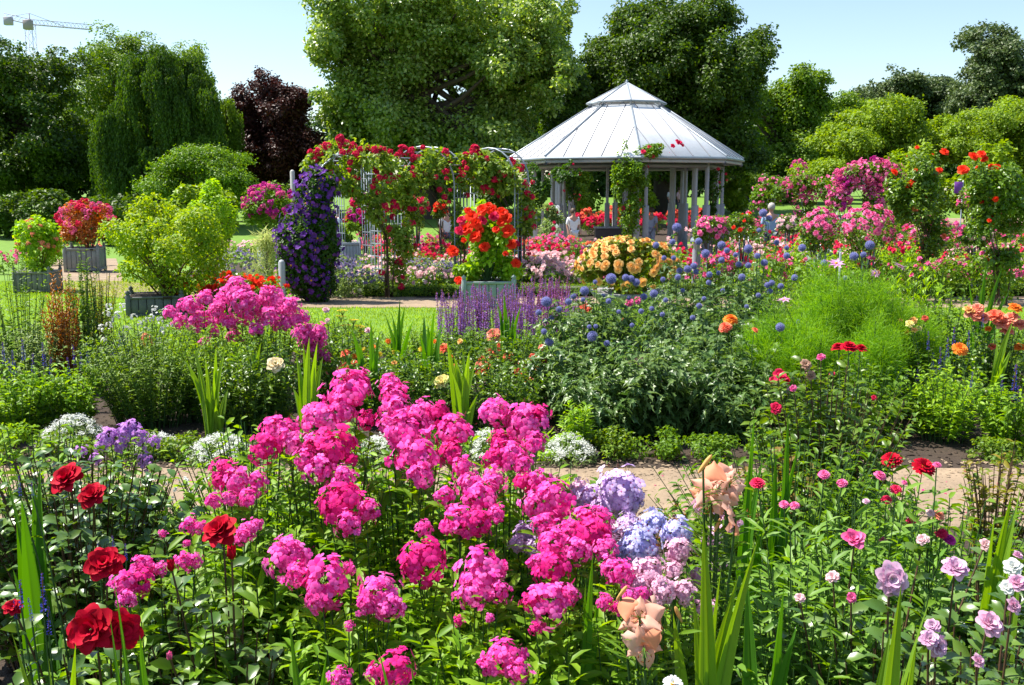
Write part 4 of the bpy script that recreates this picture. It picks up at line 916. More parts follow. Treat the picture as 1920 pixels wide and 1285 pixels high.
# ------------------------------------------------------------ low box hedges
def hedge(label, pts, h, w, n=3200, group='low clipped box hedges', L=.035):
    root_p = pts[0]; mb = MB(); core = MB(); tot = sum((Vector(pts[i + 1]) - Vector(pts[i])).length for i in range(len(pts) - 1))
    for i in range(len(pts) - 1):
        a, b = Vector((pts[i][0], pts[i][1], 0)), Vector((pts[i + 1][0], pts[i + 1][1], 0)); ln = (b - a).length; u = (b - a).normalized(); v = Vector((-u.y, u.x, 0)); k = int(n * ln / tot)
        t = rng.uniform(0, 1, k); th = rng.uniform(0, math.pi, k); sq = lambda q: np.sign(q) * np.abs(q) ** .45
        o_ = sq(np.cos(th)) * w / 2; z = sq(np.sin(th)) * h * rng.uniform(.2, 1.04, k) ** .3
        x = a.x + u.x * ln * t + v.x * o_; y = a.y + u.y * ln * t + v.y * o_; zz = np.interp(y, GY, GZ) + z * (1 + .06 * np.sin(t * ln * 5))
        O = np.stack([v.x * np.cos(th), v.y * np.cos(th), np.sin(th)], 1); leafcloud(mb, np.stack([x, y, zz], 1) + rng.normal(0, .012, (k, 3)), O, L, L * .6)
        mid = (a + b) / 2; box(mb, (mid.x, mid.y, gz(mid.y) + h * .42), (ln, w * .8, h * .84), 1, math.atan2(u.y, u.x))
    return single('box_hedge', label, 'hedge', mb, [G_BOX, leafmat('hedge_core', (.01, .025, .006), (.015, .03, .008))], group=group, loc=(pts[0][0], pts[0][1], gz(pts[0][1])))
def gx(px, D): return P(px, 540, D).x
hedge('low box hedge edging the pale pink roses behind the lawn', [(gx(682, 17.9), 17.9), (gx(860, 17.9), 17.9)], .2, .35, 5000)
hedge('low box hedge running back beside the pale pink roses', [(gx(684, 18.1), 18.1), (gx(700, 23.5), 23.5)], .22, .35, 2200)
hedge('low box hedge in front of the rose bed between clematis and path', [(gx(540, 18.6), 18.6), (gx(640, 18.6), 18.6)], .22, .35, 4000)
hedge('low box hedge continuing back along the path right of the clematis', [(gx(655, 19.5), 19.5), (gx(645, 23.4), 23.4)], .22, .35, 2200)
hedge('long dark box hedge in front of the pink roses at the right', [(gx(1700, 18), 18), (gx(2010, 18), 18)], .26, .4, 7000)
hedge('box hedge crossing the parterre behind the begonia bowl', [(gx(975, 18), 18), (gx(1400, 18), 18)], .22, .35, 7000)
hedge('far box hedge in front of the pavilion', [(gx(840, 34), 34), (gx(1120, 34), 34)], .35, .5, 3000, L=.07)
hedge('far low hedge along the path right of the pavilion', [(gx(1400, 47), 47), (gx(1900, 47), 47)], .4, .6, 5000, L=.09)

# ------------------------------------------------------------ beds of the parterre: low roses, lavender, bedding
def low_bush_mesh(var, leafm, pm, nf, fsz, hgt=.5, r=.38, nl=420, fl=1.0):
    key = ('lb', var, leafm.name, pm.name, nf)
    if key in FL: return FL[key]
    mb = MB(); Pn, On, cc = cloud(nl, (0, 0, hgt * .5), (r, r, hgt * .5), 14, .42, .35); k = Pn[:, 2] > 0; leafcloud(mb, Pn[k], On[k], .065, .045, LEAF0, 0)
    stems(mb, np.zeros((8, 3)), cc[:8], r=.006, mat=0)
    d = unit(rng.normal(size=(nf, 3)) + [0, 0, .9]); d[:, 2] = np.abs(d[:, 2]); p = d * np.array([r, r, hgt * .5]) * rng.uniform(.8, 1.1, (nf, 1)) + [0, 0, hgt * .52]
    for j in range(3): floret(mb, p + d * fsz * .12 * j, d, fsz * (.62 - .16 * j), FLORET_L, k=6, mat=1, lift=.15 + .5 * j)
    FL[key] = mb.mesh('rose_bush', [leafm, pm]); return FL[key]
ORD = 'first second third fourth fifth sixth seventh eighth ninth tenth eleventh twelfth thirteenth fourteenth fifteenth sixteenth seventeenth eighteenth nineteenth twentieth'.split()
def bed(name, cat, group, rows, labels):
    """rows = [(D, px0, px1, step_px, material, flowers, flower size, height, label)]"""
    for (D, a, b, st_, pm, nf, fs, hh, lm, lab) in rows:
        px = a; i = 0; row = []; made = []
        while px <= b:
            row.append((px, i)); me = low_bush_mesh(random.randrange(3) + (10 if nf > 40 else 0), lm, pm, nf, fs, hh)
            dd = D + random.uniform(-.35, .35); x = P(px, 500, dd).x + random.uniform(-.15, .15)
            o = bpy.data.objects.new(name, me); COL.objects.link(o); o.location = (x, dd, gz(dd)); o.rotation_euler = (0, 0, random.uniform(0, 6.3)); s = random.uniform(.85, 1.2); o.scale = (s, s, s * random.uniform(.85, 1.15))
            o['label'] = lab; o['category'] = cat; o['group'] = lab; made.append(o)
            px += st_ * random.uniform(.8, 1.2); i += 1
        for q, o in enumerate(made):
            if len(made) > 1: o['label'] = lab + ', ' + ('leftmost' if q == 0 else ORD[q] + ' from left')
bed('rose_bush', 'rose bush', 'bedding roses:', [
    (18.4, 690, 865, 34, BLUSH, 26, .075, .42, G_ROSE, 'low pale pink rose bush behind the box hedge at the lawn'),
    (19.6, 700, 1000, 36, BLUSH, 26, .075, .45, G_ROSE, 'low pale pink rose bush in the second row under the arches'),
    (19.2, 545, 640, 34, BLUSH, 18, .075, .42, G_ROSE, 'low blush rose bush between the clematis and the path'),
    (18.7, 985, 1100, 30, BLUSH, 44, .08, .5, G_ROSE, 'crowded blush rose bush between scarlet tub and apricot begonias'),
    (20.3, 985, 1130, 30, BLUSH, 44, .08, .55, G_ROSE, 'blush rose bush in the second row left of the begonias'),
    (21.8, 700, 1010, 40, BLUSH, 20, .08, .6, G_MID, 'pale pink rose bush in the middle of the arches, third row'),
    (23.2, 760, 1060, 40, CRIM, 20, .09, .6, G_MID, 'cherry red rose bush in the front row behind the arches'),
    (26, 720, 1060, 34, CRIM, 22, .1, .7, G_MID, 'cherry red rose bush in the second row behind the arches'),
    (28.5, 700, 1080, 34, ROSEP, 24, .1, .8, G_MID, 'rose pink bush in the row behind the red roses at the arches'),
    (31.5, 700, 1120, 32, CORAL, 24, .12, .8, G_MID, 'coral rose bush in the last row before the pavilion'),
    (29, 540, 660, 34, ROSEP, 20, .1, .7, G_MID, 'rose pink bush behind the clipped tree'),
    (34, 540, 700, 30, BLUSH, 20, .12, .8, G_MID, 'pale rose bush far behind the clipped tree'),
    (15.1, 385, 530, 24, SCAR, 22, .085, .5, G_ROSE, 'scarlet bedding rose in front of the lavender, left of the clematis'),
    (24.5, 1130, 1400, 36, BLUSH, 10, .09, .8, G_BRIGHT, 'tall leafy bush with few pale blooms before the pavilion'),
    (16.6, 1420, 1900, 34, ROSEP, 5, .08, .75, G_MID, 'leafy green bush around the feet of the standard roses'),
    (19.6, 1420, 1960, 36, CRIM, 6, .09, .8, G_BRIGHT, 'light green bush behind the standard rose stems'),
    (27.5, 1400, 1960, 36, CRIM, 6, .09, 1.0, G_MID, 'tall leafy bush with few red blooms behind the standards'),
    (33.5, 1400, 1960, 34, ROSEP, 12, .12, 1.2, G_MID, 'high green bush with pink dots near the far arches'),
    (18.3, 1130, 1420, 42, ROSEP, 20, .08, .5, G_MID, 'rose pink bush behind the blue thistles'),
    (21, 1150, 1420, 40, CRIM, 20, .09, .6, G_MID, 'red rose bush in the row below the pavilion floor'),
    (18.7, 1770, 1960, 30, ROSEP, 14, .09, .5, G_ROSE, 'pink bedding rose behind the long dark hedge'),
    (20, 1760, 1960, 30, BLUSH, 16, .09, .5, G_ROSE, 'pale bedding rose behind the pink ones at the right'),
    (22.5, 1640, 1980, 40, ROSEP, 12, .09, .55, G_MID, 'sparse pink rose bush around the standard rose at the right'),
    (22, 1400, 1640, 36, BLUSH, 26, .1, .7, G_MID, 'white and blush rose bush behind the pink standard roses'),
    (25, 1380, 1700, 36, CRIM, 16, .1, .7, G_MID, 'red rose bush in the row in front of the standing man'),
    (30, 1400, 1700, 34, BLUSH, 26, .12, .8, G_MID, 'white rose bush in the row behind the standing man'),
    (36, 1380, 1720, 34, ROSEP, 26, .14, .8, G_MID, 'pink rose bush right of the pavilion, near the far path'),
    (40, 1360, 1760, 32, BLUSH, 24, .14, .7, G_MID, 'pale rose bush in the last row before the far path'),
    (43, 1365, 1480, 24, LAV, 40, .14, .6, G_MID, 'lilac pink flower clump right of the pavilion posts'),
    (50, 1360, 1560, 30, ROSEP, 22, .16, .8, G_MID, 'pink rose bush beyond the far path'),
    (50, 1080, 1340, 26, CRIM, 26, .18, .9, G_MID, 'red rose bush seen through the pavilion'),
    (53, 1100, 1340, 26, CORAL, 26, .18, 1.0, G_MID, 'coral rose bush behind the red ones seen through the pavilion'),
    (26, 1780, 1960, 34, BLUSH, 18, .1, .7, G_MID, 'pale rose bush behind the right pillar rose'),
    (24.5, 0, 60, 34, ROSEP, 16, .1, .6, G_MID, 'pink rose bush on the lawn at the left edge'),
    (29, 60, 200, 34, SALMON, 18, .1, .8, G_MID, 'salmon rose bush behind the red-flowered tub bush'),
    (32, 400, 530, 30, BLUSH, 18, .12, .9, G_MID, 'blush rose bush behind the yellow-leaved shrub'),
], None)
bed('lavender', 'lavender', 'lavender clumps:', [
    (17.9, 650, 700, 34, LAVEN, 90, .05, .5, G_GREY, 'grey-blue lavender clump behind the hedge beside the path'),
    (20.5, 640, 700, 34, LAVEN, 90, .05, .7, G_GREY, 'lavender clump left of the first arch leg'),
    (20.2, 795, 850, 34, LAVEN, 90, .05, .8, G_GREY, 'tall rounded lavender clump left of the scarlet tub'),
    (19.5, 410, 470, 30, LAVEN, 90, .05, .7, G_GREY, 'lavender clump behind the scarlet bedding roses'),
], None)
def standard(label, px, D, wpx, top, bot, pm, nf, fs, lm=G_ROSE, nst=3, group='standard roses on stems'):
    r = shrub('standard_rose', label, 'standard rose', px, D, wpx, top, bot, lm, .06, .045, 1200, 18, .42, [far_rose(i, pm) for i in range(2)], nf, fs, group=group, front=.35, trunk=True)
    mb = MB(); B = P(px, bot, D)
    for i in range(nst):
        x = B.x + (i - (nst - 1) / 2) * .09; tube(mb, [(x, D, gz(D)), (x, D, B.z + .15)], .016, 6)
    part(r, 'stake', mb, [METAL])
standard('standard rose crowded with deep pink blooms, in front of the green arch', 1538, 17, 78, 388, 475, ROSEP, 70, .1)
standard('wide standard rose crowded with pink blooms, right of its twin', 1628, 16.4, 105, 378, 478, ROSEP, 90, .1)
standard('standard rose with drooping deep pink blooms beside the right pavilion posts', 1335, 18.6, 66, 402, 462, ROSEP, 60, .1)
standard('leafy standard rose with few red blooms right of the drooping pink one', 1395, 20, 76, 396, 455, SCAR, 6, .09)
standard('small standard rose with pale blooms on thin grey stakes', 1837, 17.4, 56, 424, 462, BLUSH, 30, .1)
standard('little round standard rose of mixed pinks between the pillar roses', 1822, 21, 50, 352, 402, ROSEP, 40, .1, nst=1)
standard('red-flowered standard rose behind the middle arch', 780, 26.5, 56, 368, 408, CRIM, 44, .12)
standard('small red standard rose left of the scarlet tub', 826, 27, 30, 376, 410, SCAR, 26, .12, nst=1)
standard('red-crowned standard in the distance, framed by the left pavilion posts', 1077, 48, 24, 361, 378, CRIM, 30, .18, nst=1)
standard('pale flowered standard rose behind the apricot bushes, above the pink standards', 1480, 24, 52, 402, 440, BLUSH, 34, .1)

# ------------------------------------------------------------ visitors
SKIN = solid('skin', (.5, .27, .19), noise=.03); HAIRW = solid('hair_grey', (.45, .42, .38)); HAIRB = solid('hair_brown', (.08, .045, .025))
def skinmesh(name, verts, edges, radii, mats, root, lev=1):
    me = bpy.data.meshes.new(name); me.from_pydata(verts, edges, []); o = bpy.data.objects.new(name, me); COL.objects.link(o); o.parent = root
    m = o.modifiers.new('skin', 'SKIN'); m.use_smooth_shade = True
    sv_ = me.skin_vertices[0].data if me.skin_vertices else None
    if sv_ is None:
        bpy.context.view_layer.objects.active = o; bpy.ops.mesh.customdata_skin_add(); sv_ = me.skin_vertices[0].data
    for i, r in enumerate(radii): sv_[i].radius = (r, r) if not hasattr(r, '__len__') else r
    sv_[0].use_root = True; s = o.modifiers.new('sub', 'SUBSURF'); s.levels = lev; s.render_levels = lev; me.materials.append(mats); return o
def person(label, px, D, feet=None, h=1.68, rz=0.0, shirt=(.75, .76, .78), pants=(.08, .09, .14), hair=HAIRB, arm=.1, stride=.12, bend=0.0):
    b = Vector((P(px, 400, D).x, D, gz(D))); root = thing('person', label, 'person', b, 'visitors in the garden'); root.rotation_euler = (0, 0, rz); k = h / 1.7
    sh = .19; V = [(0, 0, .93), (0, 0, 1.12), (0, .01, 1.34), (0, 0, 1.46), (0, -.01, 1.54), (0, -.02, 1.64),
                   (sh, 0, 1.38), (sh + .05, .02, 1.12), (sh + .03, -arm - .05, .9), (sh + .03, -arm - .1, .8),
                   (-sh, 0, 1.38), (-sh - .05, .02, 1.12), (-sh - .03, -arm * .4 - .03, .88), (-sh - .03, -arm * .4 - .05, .78),
                   (.09, 0, .88), (.1, -stride * .7, .48), (.1, -stride * .6, .07), (.1, -stride - .12, .04),
                   (-.09, 0, .88), (-.1, stride * .3, .48), (-.1, stride * .9, .08), (-.1, stride * .8 - .12, .04)]
    E = [(0, 1), (1, 2), (2, 3), (3, 4), (4, 5), (2, 6), (6, 7), (7, 8), (8, 9), (2, 10), (10, 11), (11, 12), (12, 13), (0, 14), (14, 15), (15, 16), (16, 17), (0, 18), (18, 19), (19, 20), (20, 21)]
    Rr = [(.14, .1), (.13, .095), (.15, .1), .055, (.075, .085), (.07, .085), .06, .042, .034, .035, .06, .042, .034, .035, .085, .058, .042, .03, .085, .058, .042, .03]
    sc = lambda L_: [(x * k, y * k - bend * max(0, z - 1) * .5, z * k) for x, y, z in L_]
    skinmesh('body', sc(V), E, Rr, SKIN, root)
    i2 = [1, 2, 6, 7, 10, 11, 0]; mp = {a: n_ for n_, a in enumerate(i2)}
    skinmesh('shirt', sc([V[i] for i in i2]), [(mp[a], mp[b_]) for a, b_ in E if a in mp and b_ in mp], [(.155, .12), (.17, .12), .075, .06, .075, .06, (.165, .125)], solid('shirt%d' % int(px), shirt, scale=12, noise=.06), root)
    i2 = [0, 14, 15, 16, 18, 19, 20]; mp = {a: n_ for n_, a in enumerate(i2)}
    skinmesh('trousers', sc([V[i] for i in i2]), [(mp[a], mp[b_]) for a, b_ in E if a in mp and b_ in mp], [(.155, .115), .1, .075, .062, .1, .075, .062], solid('trousers%d' % int(px), pants, scale=12, noise=.06), root)
    mb = MB(); lathe(mb, [(.001, .13), (.06, .115), (.1, .05), (.103, -.01), (.09, -.06), (.04, -.075)], (0, 0, 0), 12); me = mb.mesh('hair', [hair], True); o = bpy.data.objects.new('hair', me); COL.objects.link(o); o.parent = root; o.location = (0, (.015) * k - bend * .32, 1.62 * k); o.scale = (k, k * 1.1, k)
    mb = MB(); lathe(mb, [(.001, .03), (.012, 0), (.01, -.03)], (0, 0, 0), 6); me = mb.mesh('nose', [SKIN], True); o = bpy.data.objects.new('nose', me); COL.objects.link(o); o.parent = root; o.location = (0, -.115 * k - bend * .3, 1.6 * k)
person('person in white standing at the left front corner of the pavilion', 1075, 35.6, rz=.4, shirt=(.8, .8, .82), pants=(.7, .7, .72))
person('person in a lavender shirt standing inside the pavilion beside the counter', 1222, 39.6, rz=2.4, shirt=(.42, .44, .62), pants=(.4, .42, .55), h=1.75)
person('grey-haired man in a light blue shirt seen from behind above the white roses', 1446, 29, rz=3.1, shirt=(.3, .42, .62), hair=HAIRW, h=1.78)
person('person in a white top strolling on the far path, left one of the couple', 1393, 66, rz=1.2, h=1.7, hair=HAIRB)
person('person in a cream top strolling on the far path, right one of the couple', 1405, 66.3, rz=1.2, shirt=(.8, .74, .66), h=1.62, hair=HAIRW)
person('person in white seen between the pavilion posts, leftmost of three', 1256, 62, rz=.8, h=1.7)
person('person in white with dark trousers seen between the pavilion posts, middle of three', 1263, 63, rz=1.6, h=1.6)
person('person in pale pink seen between the pavilion posts, rightmost of three', 1272, 62.5, rz=1.0, shirt=(.75, .5, .55), h=1.66)
person('person in a white shirt standing behind the leg of the middle arch', 838, 31, rz=.5, shirt=(.8, .8, .8))
person('person in a pale blue shirt behind the first arch, next to the clematis', 633, 36, rz=2.0, shirt=(.4, .52, .7), pants=(.15, .16, .2))
# ------------------------------------------------------------ the bed behind the sand path
def hd(me, px, py, D, spx, d=(0, -.35, 1), nm=None):
    t = (me, P(px, py, D), spx * D / F_PX, d); return t + (nm,) if nm else t
def xy(px, D): return (P(px, 700, D).x, D)
def ph(px, py, D, s, pm=PINK2): return hd(phlox_head(random.randrange(4), pm), px, py, D + random.uniform(-.22, .22), s * random.uniform(.78, 1.08), (random.uniform(-.35, .35), random.uniform(-.7, -.1), 1))
G_PHL = leafmat('leaf_phlox', (.065, .16, .015), (.16, .29, .03), tr=.36); G_FINE = leafmat('leaf_fine', (.065, .14, .03), (.13, .22, .055), tr=.32)
for lab, bx, hs in [
    ('pink phlox at the left end of the clump behind the path', 370, [(320, 588, 38), (338, 602, 36), (360, 575, 44), (376, 603, 46), (385, 560, 40), (385, 645, 34), (345, 575, 34), (365, 615, 30), (400, 625, 26)]),
    ('tallest pink phlox in the middle of the clump behind the path', 440, [(410, 580, 48), (425, 556, 42), (442, 542, 42), (452, 568, 46), (456, 597, 46), (430, 606, 44), (442, 632, 34), (470, 580, 40), (455, 550, 34), (410, 600, 40)]),
    ('pink phlox in the right half of the clump, above the cream rose', 520, [(470, 562, 34), (495, 572, 44), (515, 560, 42), (510, 592, 46), (535, 580, 44), (548, 572, 40), (536, 606, 42), (480, 620, 30), (520, 610, 36), (500, 550, 30), (490, 600, 34)]),
    ('pink phlox leaning down at the right end of the clump', 585, [(560, 598, 40), (574, 622, 42), (590, 640, 46), (580, 655, 44), (612, 672, 28), (600, 625, 34), (562, 625, 36), (592, 660, 34)])]:
    herb('phlox', lab, 'phlox', [ph(a, b, 7.6, c) for a, b, c in hs], xy(bx, 7.6), G_PHL, .075, .024, 14, 46, .4, (.34, .3), .86, 'pink phlox behind the sand path')
herb('bushy_perennial', 'broad mound of small willowy green leaves at the left behind the path', 'plant', [], xy(280, 6.9), G_FINE, .055, .017, 38, 210, .45, (.58, .45), 1, maxh=.74)
herb('bushy_perennial', 'dark green willowy mound under the pink phlox, right of the broad one', 'plant', [], xy(395, 7.05), G_PHL, .055, .02, 32, 110, .45, (.4, .35), 1, maxh=.66)
herb('leafy_perennial', 'mid green leafy plant at the far left corner behind the path', 'plant', [], xy(30, 6.5), G_PHL, .07, .028, 22, 110, .45, (.34, .3), 1, maxh=.5)
herb('leafy_perennial', 'mid green leafy plant left of the broad willowy mound', 'plant', [], xy(125, 6.6), G_PHL, .065, .026, 22, 90, .45, (.26, .28), 1, maxh=.5)
herb('leafy_perennial', 'grey-green leafy plant below the blue spikes at the left edge', 'plant', [], xy(55, 7.9), G_GREY, .06, .022, 20, 80, .4, (.42, .3), 1, maxh=.62)
DRY = leafmat('leaf_dry', (.2, .09, .03), (.3, .16, .05), tr=.2)
herb('faded_perennial', 'tall dry rust-brown plant with faded plumes at the left', 'plant', [], xy(122, 8.0), DRY, .05, .016, 60, 44, .5, (.17, .14), 1, maxh=.98, up=1.0, stemm=STEMR)
herb('tall_perennial', 'tall slim green stems beside the rust-brown plant', 'plant', [], xy(165, 8.4), G_MID, .05, .02, 40, 44, .6, (.14, .14), 1, maxh=1.18)
herb('tall_perennial', 'tall thin leafy stems at the left edge above the blue spikes', 'plant', [], xy(45, 8.2), G_MID, .06, .024, 24, 34, .7, (.3, .2), 1, maxh=1.25)
herb('tall_perennial', 'yellowish leafy stems just left of the white-flowered plant', 'plant', [], xy(192, 8.9), leafmat('leaf_olive', (.1, .13, .02), (.2, .2, .04)), .05, .018, 26, 50, .6, (.2, .16), 1, maxh=1.05)
SB = lambda px, py, D, s, pm=BLUE: (spike(random.randrange(3), pm), P(px, py + s, D), s * D / F_PX, (random.uniform(-.06, .06), random.uniform(-.06, .06), 1))
herb('blue_salvia', 'dark blue flower spikes below the tall thin stems at the left', 'salvia', [SB(x, y, 7.5, 46) for x, y in [(8, 640), (28, 655), (45, 632), (62, 660), (84, 640), (95, 668), (20, 670)]], xy(50, 7.5), G_MID, .05, .02, 12, 20, .5, .25, .8, pname='flower_spike')
herb('blue_salvia', 'faint blue spikes in front of the rust-brown plant', 'salvia', [SB(x, y, 7.3, 40) for x, y in [(140, 645), (152, 655), (165, 640), (172, 662), (130, 668)]], xy(150, 7.3), G_MID, .05, .02, 12, 16, .5, .15, .8, pname='flower_spike')
herb('blue_salvia', 'blue spikes standing among the white flowers', 'salvia', [SB(x, y, 7.9, 42) for x, y in [(226, 620), (238, 632), (215, 640), (232, 608)]], xy(228, 7.9), G_MID, .05, .02, 12, 10, .5, .12, .8, pname='flower_spike')
WS = [truss(i, WHITE, 9) for i in range(3)]
herb('white_campion', 'airy white-flowered plant left of the pink phlox', 'plant', [hd(WS[i % 3], x, y, 8.6, 17) for i, (x, y) in enumerate([(200, 590), (205, 610), (195, 640), (215, 600), (240, 615), (262, 608), (275, 602), (290, 580), (285, 596), (265, 630), (300, 600), (305, 620), (222, 590), (205, 575), (190, 615), (250, 596), (310, 585), (318, 612), (275, 620), (230, 575), (296, 640), (206, 655), (188, 660)])], xy(250, 8.6), G_FINE, .055, .016, 14, 60, .5, (.34, .25), .95)
herb('salmon_snapdragon', 'small salmon flower stalk in the white-flowered plant', 'plant', [hd(truss(0, SALMON), 272, 632, 8.0, 22), hd(truss(1, SALMON), 280, 645, 8.0, 18), hd(truss(1, CORAL), 268, 648, 8.0, 15)], xy(272, 8.0), G_MID, .05, .02, 12, 6, .5, .08, .8)
# roses of the back bed
def ro(px, py, D, s, pm, d=None, fn=rose): return hd(fn(random.randrange(3), pm), px, py, D, s, d or (random.uniform(-.5, .5), -.8, .7), 'flower')
herb('cream_rose', 'rose bush with one cream-yellow bloom below the pink phlox', 'rose bush', [ro(516, 681, 6.6, 34, petal('petal_cream', (.9, .72, .4), (.92, .82, .58)))], xy(505, 6.8), G_ROSE, .06, .036, 14, 60, .4, (.26, .3), 1, maxh=.66)
herb('yellow_rose', 'rose bush with two lemon yellow blooms between the sword leaves', 'rose bush', [ro(827, 713, 6.7, 31, LEMON), ro(774, 719, 6.9, 24, LEMON), ro(745, 700, 7.3, 16, WHITE), ro(757, 706, 7.3, 18, WHITE)], xy(800, 6.9), G_ROSE, .055, .034, 14, 70, .4, (.34, .25), 1, maxh=.5)
herb('coral_rose', 'rose bush crowded with coral blooms in front of the purple salvia', 'rose bush', [ro(x, y, D, s, CORAL if i % 3 else SALMON) for i, (x, y, D, s) in enumerate([(925, 626, 8.4, 30), (945, 645, 8.2, 27), (905, 688, 7.5, 32), (925, 668, 7.8, 24), (921, 660, 7.8, 20), (952, 667, 7.7, 20), (968, 680, 7.7, 22), (985, 682, 7.6, 20), (903, 672, 7.8, 14), (990, 715, 7.2, 18), (972, 696, 7.4, 15), (1003, 692, 7.5, 16), (896, 684, 7.5, 18)])], xy(950, 7.6), G_ROSE, .055, .034, 14, 110, .4, (.4, .4), 1, maxh=.6)
herb('coral_rose', 'rose with one two-tone coral bloom left of the crowded coral bush', 'rose bush', [ro(829, 652, 7.8, 24, CORAL), ro(855, 684, 7.6, 12, CORAL)], xy(840, 7.9), G_ROSE, .055, .034, 14, 36, .4, (.2, .3), 1, maxh=.6)
herb('coral_rose', 'rose with small coral blooms right of the pink phlox clump', 'rose bush', [ro(646, 661, 7.6, 20, CORAL), ro(650, 686, 7.4, 22, CORAL), ro(640, 692, 7.4, 18, SALMON), ro(664, 680, 7.5, 14, CORAL)], xy(650, 7.7), G_ROSE, .055, .034, 14, 60, .4, (.3, .3), 1, maxh=.58)
herb('coral_rose', 'low coral rose between the blue thistles and the apricot begonias', 'rose bush', [ro(1099, 577, 9.5, 26, CORAL), ro(1180, 566, 9.8, 18, ROSEP), ro(1196, 562, 9.8, 16, ROSEP), ro(1078, 608, 8.6, 14, SALMON), ro(1088, 618, 8.6, 12, SALMON), ro(1168, 600, 8.8, 10, CORAL)], xy(1120, 9.4), G_MID, .055, .034, 14, 60, .4, (.5, .4), 1, maxh=.7)
# yarrow
YAR = petal('petal_yarrow', (.7, .5, .02), (.8, .62, .08))
@keyed
def yarrow():
    mb = MB(); n = 70; a = rng.uniform(0, 6.28, n); r = np.sqrt(rng.uniform(0, 1, n)) * .48; floret(mb, np.stack([np.cos(a) * r, np.sin(a) * r, .05 - r * r * .3], 1), np.array([0, 0, 1.]) + rng.normal(0, .2, (n, 3)), .07, FLORET_L, k=4); stems(mb, np.repeat([[0, 0, -.5]], 20, 0), np.stack([np.cos(a) * r, np.sin(a) * r, a * 0], 1)[:20], r=.012, mat=1); return mb.mesh('flower_head', [YAR, STEM])
herb('yarrow', 'flat yellow yarrow heads on fine stems before the lawn', 'yarrow', [hd(yarrow(), x, y, 8.8, 22, (0, 0, 1)) for x, y in [(642, 582), (640, 593), (662, 600), (675, 612), (680, 622), (690, 634), (648, 610), (696, 660), (670, 632)]], xy(668, 8.9), G_FINE, .05, .014, 20, 50, .5, (.4, .3), .9)
herb('leafy_perennial', 'pale green leafy plant with tiny blush blooms beside the yarrow', 'plant', [ro(614, 600, 8.6, 10, BLUSH), ro(688, 618, 8.3, 13, BLUSH), ro(612, 580, 8.9, 14, BLUSH)], xy(625, 8.8), G_PHL, .05, .022, 18, 70, .5, (.42, .3), 1, maxh=.6)
herb('leafy_perennial', 'light green leafy plant filling the gap under the purple salvia', 'plant', [], xy(760, 7.4), G_MID, .055, .03, 18, 90, .4, (.5, .4), 1, maxh=.45)
# sword leaves
SWG = 'tufts of sword leaves behind the path'
for lab, px, D, tops, m_ in [
    ('bright sword leaves fanning out in front of the green mound', 395, 6.3, [(345, 672), (365, 652), (372, 690), (405, 650), (424, 648), (412, 720), (385, 668), (355, 700)], G_SWORDL),
    ('narrow upright sword leaves between the phlox and the cream rose', 478, 6.8, [(470, 640), (490, 640), (480, 655), (466, 670)], G_SWORDL),
    ('sword leaves fanning right of the cream rose', 575, 6.2, [(555, 660), (568, 645), (580, 632), (595, 642), (606, 668), (562, 690)], G_SWORDL),
    ('sword leaves leaning left beside the coral rose, right of the phlox', 690, 6.9, [(640, 650), (658, 615), (675, 640), (695, 600), (712, 622), (650, 680), (704, 660)], G_SWORD),
    ('tallest sword leaves standing out against the lawn', 748, 7.6, [(720, 585), (750, 560), (760, 572), (775, 600), (735, 590), (768, 620), (742, 610)], G_SWORD),
    ('dark sword leaves just left of the purple salvia', 806, 7.4, [(795, 590), (815, 577), (828, 600), (785, 620), (802, 606), (820, 630)], G_SWORD),
    ('sword leaves with one bent blade right of the yellow rose', 868, 6.2, [(838, 640), (866, 650), (880, 658), (850, 665), (893, 676), (858, 690)], G_SWORDL),
    ('slim sword leaves rising through the purple salvia', 955, 8.0, [(930, 560), (944, 545), (965, 580), (978, 570), (955, 590)], G_SWORD),
    ('thin reed-like blades against the sand at the right', 1830, 8.0, [(1815, 520), (1838, 540), (1850, 490), (1862, 560), (1826, 560), (1875, 555), (1880, 500)], G_SWORD),
    ('arching yellowish blade beside the orange roses', 1862, 7.0, [(1900, 600), (1870, 640), (1885, 660)], G_SWORDL)]:
    blades('sword_leaves', lab, px, D, tops, m=m_, w=.05, group=SWG, extra=6)
# purple salvia
SV = [spike(i, SALV, 100, .045) for i in range(3)] + [spike(9, petal('petal_salvia_pink', (.42, .1, .45), (.55, .16, .5)), 100, .04)]
for i, (px, D, n_, ty, lab, k) in enumerate([(850, 9.6, 30, 556, 'purple salvia at the left end of the row', 0), (885, 10.0, 34, 548, 'purple salvia in front of the scarlet tub, left of centre', 0), (920, 9.8, 34, 552, 'purple salvia directly below the scarlet tub', 0), (955, 10.3, 34, 545, 'purple salvia right of the scarlet tub', 0), (985, 9.8, 34, 552, 'purple salvia in the middle of the right half', 0),
                                          (1010, 10.8, 36, 532, 'tall pinkish purple salvia behind the thistles', 3), (1045, 10.9, 36, 535, 'pinkish purple salvia below the blush roses', 3), (1070, 10.2, 26, 560, 'purple salvia at the right end beside the first blue thistles', 0)]):
    hs = []
    for j in range(n_):
        x = px + random.uniform(-26, 26); y = ty + random.uniform(-20, 34); s = random.uniform(55, 80); dd = D + random.uniform(-.3, .3)
        hs.append((SV[k if k and random.random() < .7 else random.randrange(3)], P(x, y + s, dd), s * dd / F_PX, (random.uniform(-.1, .1), random.uniform(-.1, .1), 1)))
    herb('purple_salvia', lab, 'salvia', hs, xy(px, D), G_FINE, .05, .018, 8, 30, .6, .2, .85, 'row of purple salvia', pname='flower_spike')
